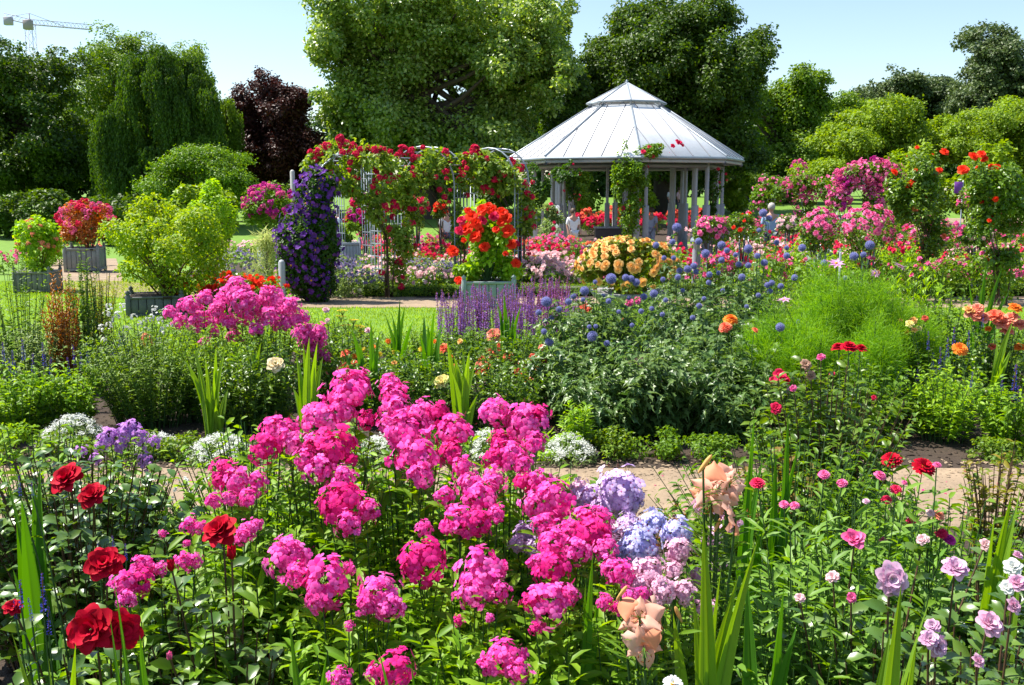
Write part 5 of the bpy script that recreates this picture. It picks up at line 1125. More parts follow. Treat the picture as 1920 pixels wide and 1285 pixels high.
# blue globe thistles
GT = [globe(i, GLB, GLB2) for i in range(3)]
GH = [(1269, 427, 18), (1230, 460, 13), (1261, 454, 12), (1310, 453, 14), (1323, 476, 17), (1353, 460, 16), (1363, 470, 12), (1379, 478, 10), (1403, 467, 17), (1420, 480, 12), (1433, 493, 14), (1353, 488, 13), (1385, 496, 12), (1245, 484, 10), (1263, 484, 10), (1146, 523, 21), (1173, 521, 14), (1183, 523, 14), (1193, 530, 15), (1096, 546, 18), (1116, 529, 9), (1274, 508, 12), (1289, 505, 15), (1301, 499, 13), (1305, 510, 11), (1330, 515, 12), (1347, 512, 9), (1329, 530, 11), (1271, 520, 12), (1243, 524, 10), (1024, 566, 20), (1048, 580, 12), (1010, 586, 12), (1066, 566, 13), (1075, 556, 12), (1034, 597, 11), (1022, 602, 10), (1093, 562, 9), (1131, 555, 9), (1141, 565, 11), (1147, 557, 9), (1179, 559, 9), (1226, 551, 16), (1222, 579, 10), (1248, 563, 10), (1242, 590, 10), (1202, 584, 11), (1207, 557, 14), (1311, 574, 12), (1299, 596, 11), (1020, 622, 12), (1030, 641, 17), (1111, 631, 21), (1138, 644, 12), (1105, 613, 9), (1117, 612, 9), (1391, 520, 14), (1403, 498, 12), (1439, 535, 12), (1447, 531, 12), (1444, 547, 12), (1464, 537, 12), (1422, 554, 10), (1490, 521, 13), (1475, 480, 13), (1456, 455, 11), (1463, 614, 18), (1423, 432, 9), (1431, 400, 16), (1442, 410, 13), (1631, 460, 18), (1601, 481, 17), (1619, 478, 12), (1504, 465, 15), (1475, 465, 10), (1545, 493, 13), (1585, 522, 9), (1497, 604, 10), (1280, 545, 9), (1320, 560, 9), (1160, 585, 9), (1355, 545, 9), (1185, 610, 9), (1400, 575, 9)]
cl = {}
for (x, y, s) in GH:
    D = 9.3 if y < 470 else 8.7 if y < 515 else 8.1 if y < 560 else 7.4 if y < 610 else 6.8
    if x > 1495: key = 'e'; D = min(D, 9.0)
    elif D > 8.5: key = 'a' if x < 1340 else 'b'
    elif D > 7.5: key = 'c' if x < 1210 else 'd'
    else: key = 'f' if x < 1160 else 'g'
    cl.setdefault(key, []).append(hd(GT[random.randrange(3)], x, y, D, s, (random.uniform(-.3, .3), random.uniform(-.4, .2), 1)))
TH = [('a', 1280, 9.0, (.42, .35), .95, 'globe thistle with many blue balls directly right of the apricot begonias'), ('b', 1405, 9.0, (.42, .35), .95, 'globe thistle whose blue balls stand below the white-haired man'), ('c', 1110, 8.1, (.42, .35), .85, 'globe thistle with blue balls left of centre, next to the purple salvia'), ('d', 1340, 8.0, (.6, .4), .85, 'globe thistle in the middle row with blue balls above silvery leaves'),
      ('e', 1570, 8.9, (.3, .3), .8, 'globe thistle whose few blue balls rise behind the feathery green plant'), ('f', 1090, 7.0, (.42, .35), .62, 'globe thistle in front at the left with a large pale blue ball'), ('g', 1330, 6.95, (.5, .4), .7, 'globe thistle in front at the right with leafy silvery stems')]
THL = (np.array([(0, 0, 0), (-.12, .15, .02), (-.5, .3, .1), (-.16, .4, .04), (-.42, .6, .04), (-.1, .68, -.04), (0, 1, -.3), (.1, .68, -.04), (.42, .6, .04), (.16, .4, .04), (.5, .3, .1), (.12, .15, .02), (0, .35, -.02), (0, .66, -.09)]),
       np.array([(0, 12, 1), (1, 12, 2), (2, 12, 3), (3, 12, 13), (3, 13, 4), (4, 13, 5), (5, 13, 6), (6, 13, 7), (7, 13, 8), (8, 13, 9), (9, 13, 12), (9, 12, 10), (10, 12, 11), (11, 12, 0)]))
for k, px, D, er_, mh, lab in TH:
    herb('globe_thistle', lab, 'globe thistle', cl[k], xy(px, D), G_THIS, .14, .075, 9, 90, .45, er_, 1, 'blue globe thistles', .004, tpl=THL, up=.1, droop=.35, maxh=mh, eper=16)
herb('globe_thistle_foliage', 'dense dark silvery leaves without balls at the front of the thistle clump', 'thistle', [], xy(1215, 6.6), G_THIS, .13, .07, 18, 110, .45, (.5, .4), 1, None, .004, tpl=THL, up=.1, droop=.35, maxh=.66)
herb('globe_thistle_foliage', 'dark leaves of the thistle clump at its left front corner', 'thistle', [], xy(1120, 6.4), G_THIS, .12, .06, 18, 60, .45, (.36, .3), 1, None, .004, tpl=THL, up=.1, droop=.35, maxh=.5)
herb('globe_thistle_foliage', 'dark leaves of the thistle clump at its right front corner', 'thistle', [], xy(1370, 6.5), G_THIS, .12, .06, 18, 70, .45, (.42, .3), 1, None, .004, tpl=THL, up=.1, droop=.35, maxh=.55)
herb('lance_leaf_plant', 'young light green plant with pointed leaves below the thistle clump', 'plant', [], xy(1085, 6.05), G_BRIGHT, .075, .02, 20, 26, .6, (.14, .12), 1, maxh=.35)
# feathery plant with cosmos flowers
def feathery(name, label, px, D, wpx, top, n, dens=1.0, ry=.55):
    T = P(px, top, D); g = gz(D); rx = wpx / 2 * D / F_PX; root = thing(name, label, 'plant', (T.x, D, g)); mb = MB(); k = int(90 * dens)
    a = rng.uniform(0, 6.283, k); r = np.sqrt(rng.uniform(0, 1, k)); lob = 1 + .16 * np.sin(a * 3 + 1) * r; B = np.stack([T.x + np.cos(a) * r * rx * lob, D + np.sin(a) * r * ry, g + (T.z - g) * (1 - .35 * r ** 2) * rng.uniform(.62, 1.03, k)], 1)
    A = np.stack([T.x + (B[:, 0] - T.x) * .35, D + (B[:, 1] - D) * .35, np.full(k, g)], 1); smp = stems(mb, A, B, r=.004, mat=0)
    idx = rng.integers(0, k, n); t = rng.uniform(.3, 1.0, n) ** .7; p, d = smp(idx, t); p = p + rng.normal(0, .035, p.shape)
    nn = n * 4; q = np.repeat(p, 4, 0); D_ = rdir(nn) + np.array([0, 0, .55]); q = q + unit(D_) * rng.uniform(0, .05, (nn, 1)); leaves(mb, q, D_, rdir(nn), rng.uniform(.03, .08, nn), .0032, LEAF0, 1)
    part(root, 'foliage', mb, [STEM, G_FEN]); return root
feathery('feathery_cosmos', 'big cloud of feathery bright green leaves right of the thistles', 1590, 7.3, 225, 508, 15000, .8, ry=.5)
feathery('feathery_cosmos', 'tall feathery plume sticking out of the top of the big feathery cloud', 1540, 7.5, 100, 474, 3600, .3, .2)
feathery('feathery_cosmos', 'highest feathery plume in the middle of the cloud under the cosmos flower', 1610, 7.4, 90, 484, 3200, .28, .2)
feathery('feathery_cosmos', 'feathery plume at the upper right shoulder of the big cloud', 1668, 7.3, 90, 512, 3000, .28, .2)
feathery('feathery_cosmos', 'short feathery plume in front of the big cloud at its left', 1520, 6.8, 110, 575, 3600, .3, .22)
feathery('feathery_cosmos', 'short feathery plume in front of the big cloud at its right', 1640, 6.8, 110, 600, 3200, .3, .2)
feathery('feathery_cosmos', 'lower feathery green plant at the right side of the big feathery cloud', 1690, 7.6, 150, 560, 7000, .5, .35)
feathery('feathery_cosmos', 'lower feathery green plant leaning over the thistle leaves', 1470, 7.0, 130, 560, 6500, .5, .35)
CP = petal('petal_cosmos', (.75, .35, .62), (.82, .48, .7))
herb('pink_cosmos', 'four pale pink cosmos flowers on thin stalks above the feathery leaves', 'cosmos', [hd(cosmos(0, CP), 1568, 494, 7.2, 34, (-.1, -.5, .8)), hd(cosmos(1, CP), 1687, 499, 7.4, 28, (.5, .2, .9)), hd(cosmos(0, CP), 1640, 513, 7.4, 22, (.2, -.7, .5)), hd(cosmos(1, CP), 1470, 562, 6.9, 32, (0, -.1, .9))], xy(1590, 7.3), G_FEN, .05, .005, 12, 0, .5, pname='flower')
herb('leafy_perennial', 'tall yellow-green leafy plant rising behind the feathery cloud', 'plant', [], xy(1700, 9.0), G_BRIGHT, .11, .035, 16, 60, .6, (.42, .35), 1, maxh=1.05, up=1.1)
herb('leafy_perennial', 'dark-shaded yellow-green leafy plant right of the feathery cloud', 'plant', [], xy(1768, 8.4), G_MID, .08, .035, 18, 60, .5, (.26, .3), 1, maxh=.8)
herb('leafy_perennial', 'fresh green leafy stems behind the last blue thistles', 'plant', [], xy(1450, 9.9), G_BRIGHT, .1, .025, 16, 60, .6, (.5, .3), 1, maxh=1.0, up=.9)
herb('leafy_perennial', 'grey-green leafy plant at the far right behind the orange roses', 'plant', [], xy(1900, 9.2), G_MID, .07, .03, 16, 60, .5, (.4, .3), 1, maxh=.5)
# orange roses at the right
herb('orange_rose', 'rose bush crowned with salmon orange blooms at the right edge', 'rose bush', [ro(x, y, 7.2, s, pm, (random.uniform(-.4, .4), -.5, .9)) for x, y, s, pm in [(1826, 582, 36, SALMON), (1842, 592, 32, SALMON), (1866, 588, 32, CORAL), (1880, 602, 34, SALMON), (1896, 592, 30, SALMON), (1905, 574, 26, ORANGE), (1914, 605, 28, SALMON), (1818, 578, 22, APRI), (1853, 615, 14, ORANGE), (1862, 648, 18, CORAL), (1913, 648, 22, ORANGE), (1890, 618, 24, SALMON), (1834, 575, 24, SALMON)]], xy(1870, 7.3), G_ROSE, .06, .036, 14, 90, .4, (.36, .3), .9)
herb('orange_dahlia', 'single flat orange dahlia left of the salmon roses', 'dahlia', [hd(dahlia(0, ORANGE, M_YEL), 1800, 655, 6.6, 32, (0, -.7, .7), 'flower'), ro(1706, 606, 7.0, 16, LEMON), ro(1714, 618, 7.0, 12, APRI)], xy(1780, 6.8), G_MID, .06, .03, 12, 30, .5, (.3, .2), .8)
herb('blue_salvia', 'deep blue salvia spikes behind the bushy green plant at the right', 'salvia', [SB(x, y, 7.0, s) for x, y, s in [(1680, 668, 40), (1720, 680, 34), (1748, 660, 36), (1762, 650, 44), (1776, 630, 44), (1788, 612, 44), (1815, 618, 40), (1740, 620, 36), (1700, 690, 26), (1770, 668, 30), (1755, 690, 26), (1842, 588, 26), (1690, 720, 24), (1795, 640, 34)]], xy(1755, 7.1), G_MID, .055, .022, 14, 50, .5, (.3, .2), .85, pname='flower_spike')
herb('blue_salvia', 'three deep blue salvia spikes near the right edge', 'salvia', [SB(x, y, 6.3, s) for x, y, s in [(1898, 680, 70), (1908, 720, 50), (1820, 695, 34), (1878, 700, 34)]], xy(1885, 6.4), G_MID, .055, .022, 14, 20, .5, (.2, .2), .85, pname='flower_spike')
herb('bushy_perennial', 'fresh green bushy plant with pointed leaves under the blue salvia', 'plant', [], xy(1775, 6.45), G_BRIGHT, .06, .022, 24, 90, .45, (.36, .3), 1, maxh=.5)
herb('bushy_perennial', 'bushy dark plant at the right edge behind the path', 'plant', [], xy(1905, 6.2), G_PHL, .065, .028, 22, 60, .45, (.26, .3), 1, maxh=.45)
herb('bushy_perennial', 'shaded green plant between the thistle clump and the salvia', 'plant', [], xy(1620, 6.5), G_MID, .065, .026, 20, 90, .45, (.42, .3), 1, maxh=.55)
STRAW = dahlia(3, ORANGE, M_YEL, 5, 20)
herb('orange_strawflower', 'two orange strawflowers and a bud in front of the thistle leaves', 'strawflower', [hd(STRAW, 1370, 600, 6.7, 30, (.1, -.3, .9), 'flower'), hd(dahlia(3, CORAL, M_YEL, 5, 20), 1360, 614, 6.6, 26, (-.4, -.5, .7), 'flower'), hd(dahlia(4, CORAL, M_CALYX, 3, 14), 1416, 619, 6.6, 15, (.4, -.3, .9), 'flower')], xy(1385, 6.6), G_MID, .08, .014, 14, 4, .5, .1, .7)
# white alyssum and the low edging
def alyssum(label, px, D, wpx, top, dens=1.0, ry=.22):
    T = P(px, top, D); g = gz(D); h = max(.12, T.z - g); rx = wpx / 2 * D / F_PX; root = thing('white_alyssum', label, 'alyssum', (T.x, D, g), 'white alyssum along the path'); mb = MB()
    n = int(900 * dens); a = rng.uniform(0, 6.283, n); r = np.sqrt(rng.uniform(0, 1, n)); z = h * (1 - .75 * r ** 2) * rng.uniform(.5, .95, n)
    leafcloud(mb, np.stack([T.x + np.cos(a) * r * rx, D + np.sin(a) * r * ry, g + z], 1), np.stack([np.cos(a) * r, np.sin(a) * r, 1 - r], 1), .03, .009); part(root, 'foliage', mb, [G_GREY])
    k = int(90 * dens); ca = rng.uniform(0, 6.283, k); cr_ = np.sqrt(rng.uniform(0, 1, k)); cz = h * (1 - .7 * cr_ ** 2); C = np.stack([T.x + np.cos(ca) * cr_ * rx, D + np.sin(ca) * cr_ * ry, g + cz], 1)
    q = np.repeat(C, 34, 0) + rng.normal(0, .012, (k * 34, 3)) * [1, 1, .7]; mb = MB(); floret(mb, q, np.array([0, 0, 1.]) + rng.normal(0, .5, q.shape), .005, FLORET_L, k=4); o = part(root, 'blossom', mb, [WHITE]); o['kind'] = 'stuff'
alyssum('mounded white alyssum at the left corner of the bed', 130, 6.25, 100, 782, 1.3, .3)
alyssum('white alyssum cushion below the sword leaves', 410, 5.95, 120, 818, 1.3)
alyssum('small white alyssum behind the purple cleome', 290, 6.1, 80, 822, .7)
alyssum('white alyssum half hidden by the tall pink phlox', 735, 6.0, 150, 815, 1.2)
alyssum('white alyssum between the near pink phlox heads', 912, 6.0, 70, 808, .8)
alyssum('white alyssum at the foot of the thistle clump', 1068, 5.95, 100, 818, 1.0)
for i, (px, w_, h_, m_, lab) in enumerate([(20, 130, .2, G_PHL, 'low clump of edging leaves at the left corner of the path'), (140, 110, .17, G_BOX, 'low clump of edging leaves in front of the mounded alyssum'), (250, 110, .16, G_BOX, 'low clump of edging leaves behind the purple cleome'), (345, 90, .16, G_BOX, 'low clump of edging leaves left of the alyssum cushion'), (440, 110, .15, G_BOX, 'low clump of edging leaves in front of the alyssum cushion'),
        (560, 110, .17, G_BOX, 'low edging clump behind the left phlox heads'), (680, 110, .17, G_BOX, 'low edging clump behind the middle phlox heads'), (800, 110, .17, G_BOX, 'low edging clump behind the tall middle phlox'), (920, 110, .17, G_BOX, 'low edging clump behind the right phlox heads'), (1050, 120, .17, G_BRIGHT, 'light green edging clump in front of the alyssum by the thistles'),
        (1150, 90, .17, G_BOX, 'dark edging clump with white specks below the thistles'), (1230, 100, .17, G_MID, 'dark edging clump under the middle of the thistle leaves'), (1330, 100, .16, G_MID, 'dark edging clump at the right end below the thistles'), (1430, 100, .15, G_MID, 'dark edging clump in the shade beside the rose stems'), (1880, 120, .12, G_BOX, 'sparse edging clump at the far right of the path')]):
    Dd = 5.98; C = P(px, 860, Dd); mb = MB(); rx = w_ / 2 * Dd / F_PX; Pn, On, cc = cloud(900, (C.x, Dd, h_ * .5), (rx, .16, h_ * .55), 16, .4, .3); k = Pn[:, 2] > .01; leafcloud(mb, Pn[k], On[k], .028, .018); stems(mb, np.repeat([[C.x, Dd, 0]], 8, 0), cc[:8], r=.003, mat=1)
    single('edging_plant', lab, 'edging plant', mb, [m_, STEMR], group='low edging plants along the path', loc=(C.x, Dd, 0))

for lab, px, D, n_, er_, mh, m_ in [('leafy plant at the back of the bed below the yellow-leaved shrub', 330, 9.6, 90, (.6, .4), .5, G_PHL), ('leafy plant at the back of the bed behind the pink phlox', 480, 9.4, 90, (.6, .4), .6, G_PHL), ('leafy plant behind the yarrow at the edge of the lawn', 640, 9.7, 70, (.45, .3), .45, G_MID), ('leafy plant around the feet of the sword leaves before the lawn', 790, 9.2, 90, (.55, .4), .4, G_MID),
                                    ('grey-green plant at the back of the bed at the left', 120, 9.2, 80, (.5, .4), .5, G_GREY), ('leafy growth below the purple salvia left half', 880, 8.9, 90, (.5, .35), .42, G_MID), ('leafy growth below the purple salvia right half', 1020, 9.0, 90, (.5, .35), .45, G_MID), ('leafy growth below the apricot begonias', 1190, 10.4, 110, (.8, .35), .62, G_PHL), ('bright leafy growth below the pink standard roses', 1520, 10.2, 110, (.8, .35), .75, G_BRIGHT),
                                    ('leafy growth at the right at the edge of the lawn', 1800, 8.9, 60, (.4, .3), .42, G_MID), ('leafy filler at the left edge of the bed', 10, 9.0, 60, (.4, .3), .5, G_MID), ('dark leaves under the pink phlox beside the cream rose', 460, 6.7, 80, (.4, .25), .55, G_ROSE), ('rose leaves around the two yellow roses', 720, 6.9, 80, (.4, .3), .5, G_ROSE), ('rose leaves below the coral roses', 930, 6.7, 90, (.4, .3), .52, G_ROSE)]:
    herb('leafy_perennial', lab, 'plant', [], xy(px, D), m_, .065, .026, 20, n_, .5, er_, 1, maxh=mh)

herb('garden_rose', 'rose with white and pale yellow blooms between two sword tufts', 'rose bush', [ro(x, y, 7.0, s_, pm) for x, y, s_, pm in [(705, 690, 20, WHITE), (722, 708, 16, LEMON), (748, 716, 22, LEMON), (760, 690, 14, WHITE), (690, 705, 14, APRI), (740, 680, 12, APRI)]], xy(725, 7.1), G_ROSE, .055, .034, 14, 50, .4, (.25, .2), 1, maxh=.5)
herb('orange_marigold', 'orange and yellow specks of bloom under the sword leaves', 'marigold', [ro(x, y, 7.6, 12, pm, None, far_rose) for x, y, pm in [(700, 650, ORANGE), (712, 664, YAR), (728, 640, ORANGE), (665, 668, ORANGE), (680, 655, YAR), (845, 668, ORANGE), (862, 640, APRI), (790, 655, YAR), (815, 640, ORANGE), (690, 670, CORAL), (740, 660, YAR)]], xy(750, 7.7), G_PHL, .055, .03, 12, 60, .5, (.5, .25), .9)
herb('garden_rose', 'rose with small coral buds in front of the thistles at the left', 'rose bush', [ro(x, y, 7.0, s_, pm) for x, y, s_, pm in [(1000, 668, 16, CORAL), (1015, 650, 14, SALMON), (1012, 690, 14, CORAL), (996, 712, 15, SALMON), (978, 700, 14, CORAL), (1020, 676, 12, RED), (1010, 705, 12, RED)]], xy(1000, 7.0), G_ROSE, .055, .034, 14, 30, .4, (.2, .2), 1, maxh=.55)
herb('garden_rose', 'rose with yellow and orange blooms right of the feathery cloud', 'rose bush', [ro(x, y, 7.2, s_, pm) for x, y, s_, pm in [(1712, 600, 16, APRI), (1722, 615, 13, LEMON), (1700, 622, 12, ORANGE), (1735, 596, 13, CORAL), (1690, 600, 10, APRI)]], xy(1715, 7.3), G_ROSE, .055, .034, 14, 40, .4, (.22, .2), .9)
herb('crimson_rose', 'rose with dark crimson faded blooms below the feathery cloud', 'rose bush', [ro(x, y, 6.4, s_, pm, None, far_rose) for x, y, s_, pm in [(1462, 702, 26, CRIM), (1475, 712, 20, RED), (1450, 712, 16, CRIM), (1480, 730, 16, BLUSH), (1560, 700, 12, CRIM)]], xy(1470, 6.4), G_ROSE, .06, .034, 14, 40, .4, (.24, .2), .9)
# ------------------------------------------------------------ the flower bed in front
def phn(px, py, s, D=None, pm=None):
    pm = pm or random.choice([PINK, PINK, PINK3, PINK2] if py > 930 else [PINK2, PINK2, PINK, PINK3])
    D = D or float(np.interp(py, [700, 850, 950, 1100, 1280], [3.0, 2.75, 2.55, 2.25, 1.95])); return hd(phlox_head(random.randrange(4), pm), px, py, D, s * random.uniform(.88, 1.16), (random.uniform(-.45, .4), random.uniform(-.9, -.3), 1))
PG = 'tall hot pink phlox in front of the path'
PHX = [
    ('hot pink phlox whose heads start the group at the left, above the green mat', 2.7, 470, [(420, 885, 58), (445, 908, 56), (520, 812, 76), (500, 842, 58), (548, 830, 50), (410, 905, 34), (465, 935, 40), (480, 905, 44), (400, 940, 30), (430, 935, 34)]),
    ('hot pink phlox with a dense dark-centred head, second stem group from the left', 2.75, 600, [(597, 788, 74), (625, 850, 92), (588, 835, 50), (656, 738, 96), (640, 770, 60), (600, 880, 56), (575, 862, 50), (690, 790, 44), (645, 895, 46), (670, 720, 50)]),
    ('tallest hot pink phlox in the middle below the yellow roses', 2.8, 760, [(740, 745, 66), (745, 772, 70), (762, 812, 84), (780, 858, 84), (790, 892, 54), (850, 812, 88), (845, 850, 60), (790, 780, 60), (820, 780, 56), (730, 720, 44), (868, 880, 50), (730, 800, 50)]),
    ('hot pink phlox with rounded heads in front of the thistle clump', 2.85, 950, [(928, 778, 72), (986, 798, 84), (1000, 832, 62), (960, 856, 76), (940, 830, 56), (1008, 780, 44), (980, 870, 50), (925, 860, 40)]),
    ('hot pink phlox spreading low between the taller stems in the centre', 2.45, 860, [(880, 912, 56), (905, 936, 84), (862, 982, 88), (835, 930, 44), (925, 905, 50), (895, 985, 54), (795, 992, 34), (793, 1055, 92), (775, 1062, 50), (930, 965, 44)]),
    ('hot pink phlox leaning toward the lavender blooms at the right', 2.5, 1060, [(1010, 908, 50), (1036, 940, 98), (1000, 950, 50), (1098, 975, 70), (1112, 1003, 84), (1085, 1035, 60), (1040, 1022, 70), (1125, 975, 50), (1065, 1000, 60), (980, 905, 40), (1020, 985, 52), (1135, 1030, 50)]),
    ('hot pink phlox with one open flat head left of the centre', 2.5, 650, [(648, 950, 96), (620, 945, 56), (655, 985, 54), (690, 960, 50), (545, 1050, 88), (560, 1080, 54), (530, 1030, 50)]),
    ('hot pink phlox with two big low heads in the lower middle', 2.1, 665, [(615, 1097, 96), (600, 1120, 60), (712, 1118, 92), (735, 1140, 50), (690, 1135, 50), (655, 1068, 26), (655, 1175, 20)]),
    ('hot pink phlox with a broad domed head in the lower centre', 2.15, 910, [(902, 1083, 96), (885, 1118, 66), (935, 1110, 50), (860, 1165, 26), (918, 1160, 22), (925, 1070, 56)]),
    ('hot pink phlox stacked in three heads right of the lower centre', 2.2, 1040, [(1036, 1068, 84), (1030, 1132, 84), (1000, 1130, 46), (1062, 1120, 50), (1005, 1180, 28), (1145, 1068, 54), (1165, 1078, 54), (1010, 1058, 50)]),
    ('hot pink phlox cut by the bottom edge in the middle', 1.9, 940, [(945, 1236, 92), (915, 1250, 44), (972, 1262, 50)]),
    ('two hot pink phlox heads at the very bottom left of the centre', 1.85, 720, [(740, 1262, 78), (700, 1262, 36), (640, 1276, 44)]),
    ('small hot pink phlox mixed into the red roses at the left', 2.15, 250, [(235, 1098, 56), (262, 1092, 56), (240, 1125, 40), (270, 1062, 46), (300, 1068, 30), (345, 1055, 34), (365, 1052, 30)]),
    ('small hot pink phlox sprigs beside the upper red rose', 2.6, 400, [(355, 985, 34), (375, 990, 30), (465, 995, 40), (455, 1010, 30), (350, 1020, 18), (305, 1002, 18), (480, 985, 28)]),
    ('small hot pink phlox spilling out above the peach lily', 2.2, 1180, [(1180, 1120, 40), (1205, 1115, 36), (1135, 1130, 38), (1160, 1140, 30)]),
]
for lab, D, bx, hs in PHX:
    big = len(hs) > 5
    herb('phlox', lab, 'phlox', [phn(a, b, c) for a, b, c in hs], xy(bx, D + .05), G_PHL, .085, .028, 24, 60 if big else 26, .42, (.22, .22), .95, PG, .0032)
# more leafy phlox stems without flowers between them
for lab, px, D, n_, er_, mh in [('leafy phlox stems without flowers filling the middle of the group', 700, 2.35, 60, (.26, .2), .72), ('leafy phlox stems without flowers at the lower centre', 800, 1.95, 60, (.3, .15), .56), ('leafy phlox stems without flowers left of the flat open head', 480, 2.5, 55, (.22, .25), .74),
                        ('leafy phlox stems without flowers at the back of the group', 700, 3.1, 70, (.5, .25), .8), ('leafy phlox stems without flowers right of the centre', 980, 2.1, 55, (.22, .18), .6), ('shaded leafy stems at the bottom right of the centre', 1080, 1.9, 50, (.22, .15), .5), ('leafy phlox stems without flowers behind the rounded heads', 960, 3.3, 50, (.35, .3), .7)]:
    herb('phlox_foliage', lab, 'phlox', [], xy(px, D), G_PHL, .085, .029, 24, int(n_ * 1.2), .42, er_, 1, PG, .0032, maxh=mh)
# red roses
RL_ = dict(leafm=leafmat('leaf_rose_glossy', (.035, .09, .025), (.08, .15, .045), rough=.3, spec=.7, tr=.2), L=.07, W=.045, stemm=STEMR, stemr=.004)
def rr(px, py, D, s, d=None, pm=RED, fn=rose): return ro(px, py, D, s, pm, d or (random.uniform(-.5, .5), -.75, .75), fn)
herb('red_rose', 'red rose bush with two blooms at the upper left', 'rose bush', [rr(118, 892, 2.85, 66), rr(170, 923, 2.75, 54)], xy(140, 2.9), per=18, extra=46, spread=.3, er=(.26, .22), eh=.9, group='red roses in front', **RL_)
herb('red_rose', 'red rose bush with a full bloom over two big open ones at the lower left', 'rose bush', [rr(193, 1052, 2.3, 72), rr(163, 1180, 1.95, 96, (-.1, -1, .3)), rr(232, 1182, 1.98, 84, (.6, -.9, .3)), rr(22, 1136, 2.1, 36)], xy(150, 2.2), per=18, extra=54, spread=.3, er=(.3, .2), eh=.85, group='red roses in front', **RL_)
herb('red_rose', 'red rose bush with one bloom and two buds left of the phlox', 'rose bush', [rr(405, 988, 2.3, 72), hd(rosebud(RED), 434, 1036, 2.2, 36, (.1, -.3, 1), 'bud'), hd(rosebud(RED), 320, 1060, 2.15, 30, (-.1, -.2, 1), 'bud'), hd(rosebud(ROSEP), 318, 1230, 1.9, 22, (0, -.3, 1), 'bud')], xy(400, 2.2), per=18, extra=56, spread=.3, er=(.24, .2), eh=.85, group='red roses in front', **RL_)
for lab, px, D, n_, er_, mh in [('big glossy rose leaves at the bottom left below the red bud', 400, 1.9, 60, (.24, .14), .6), ('glossy rose leaves in the bottom left corner', 120, 1.85, 80, (.28, .14), .56), ('glossy rose leaves behind the open red blooms', 140, 3.2, 120, (.42, .2), .82), ('glossy rose leaves below the phlox at the bottom', 560, 1.85, 44, (.2, .14), .52), ('dark rose leaves at the left edge above the sword leaves', 60, 3.3, 50, (.35, .3), .62), ('glossy rose leaves between red rose and phlox', 310, 2.3, 60, (.2, .2), .64)]:
    herb('rose_foliage', lab, 'rose bush', [], xy(px, D), per=20, extra=int(n_ * 1.3), spread=.35, er=er_, eh=1, maxh=mh, group='rose leaves without blooms', **RL_)
# green mat and low plants at the edge of the path
herb('leafy_mat', 'low spreading mat of small bright green leaves beside the path', 'plant', [], xy(318, 3.3), leafmat('leaf_mat', (.06, .17, .02), (.12, .27, .04)), .035, .016, 28, 150, .7, (.32, .34), 1, maxh=.54)
herb('blue_salvia', 'blue salvia spikes at the far left below the sword leaves', 'salvia', [SB(x, y, 2.1, s) for x, y, s in [(40, 1080, 60), (82, 1068, 80), (60, 1115, 50), (92, 1130, 60), (30, 1120, 40)]], xy(62, 2.1), G_MID, .05, .022, 12, 14, .5, .1, .8, pname='flower_spike')
herb('blue_salvia', 'two short blue salvia spikes behind the middle red rose', 'salvia', [SB(x, y, 2.6, s) for x, y, s in [(215, 1000, 40), (237, 1015, 36), (185, 1010, 30), (38, 890, 40), (62, 900, 30)]], xy(210, 2.6), G_MID, .05, .022, 12, 10, .5, .1, .8, pname='flower_spike')
herb('purple_cleome', 'light purple cleome heads above the sand at the left', 'cleome', [hd(phlox_head(i % 4, CLEO, 30), x, y, 3.7, s, (random.uniform(-.3, .3), -.4, 1)) for i, (x, y, s) in enumerate([(205, 820, 44), (238, 812, 48), (262, 822, 42), (192, 836, 34), (150, 848, 30), (180, 862, 28), (272, 866, 36), (225, 838, 34), (248, 800, 30), (288, 830, 30)])], xy(225, 3.75), leafmat('leaf_cleome', (.08, .15, .03), (.16, .24, .05)), .055, .018, 12, 26, .5, (.25, .15), .8)
# lavender and pale blue phlox
def lv(px, py, D, s, pm): return hd(phlox_head(random.randrange(4), pm, 90), px, py, D, s * 1.05, (random.uniform(-.3, .3), random.uniform(-.7, -.3), 1))
herb('lavender_phlox', 'lavender phlox with a tall rounded head beside the sand', 'phlox', [lv(1160, 922, 2.75, 84, LAV), lv(1140, 945, 2.75, 50, LAV), lv(1185, 940, 2.75, 50, LAV), lv(1098, 935, 2.8, 50, LAV), lv(1085, 915, 2.8, 36, PALEP), lv(1180, 990, 2.65, 56, LAV), lv(1160, 1005, 2.6, 44, MAUVE)], xy(1150, 2.8), G_PHL, .07, .028, 13, 16, .45, .15, .85, 'lavender and pale phlox')
herb('pale_blue_phlox', 'pale blue phlox heads below the lavender one', 'phlox', [lv(1195, 1022, 2.5, 78, LAVB), lv(1226, 980, 2.55, 52, LAVB), lv(1272, 1000, 2.5, 60, LAVB), lv(1170, 1040, 2.5, 40, LAVB), lv(1218, 1035, 2.5, 40, LAV)], xy(1220, 2.55), G_PHL, .07, .028, 13, 26, .45, .15, .85, 'lavender and pale phlox')
herb('pale_pink_phlox', 'pale pink phlox heads above the lower peach lily', 'phlox', [lv(1216, 1080, 2.35, 62, PALEP), lv(1272, 1034, 2.45, 52, PALEP), lv(1240, 1108, 2.3, 56, PALEP), lv(1195, 1100, 2.3, 46, PALEP), lv(1262, 1070, 2.4, 36, PALEP), lv(1280, 1110, 2.3, 44, PALEP)], xy(1235, 2.4), G_PHL, .07, .028, 13, 26, .45, .15, .85, 'lavender and pale phlox')
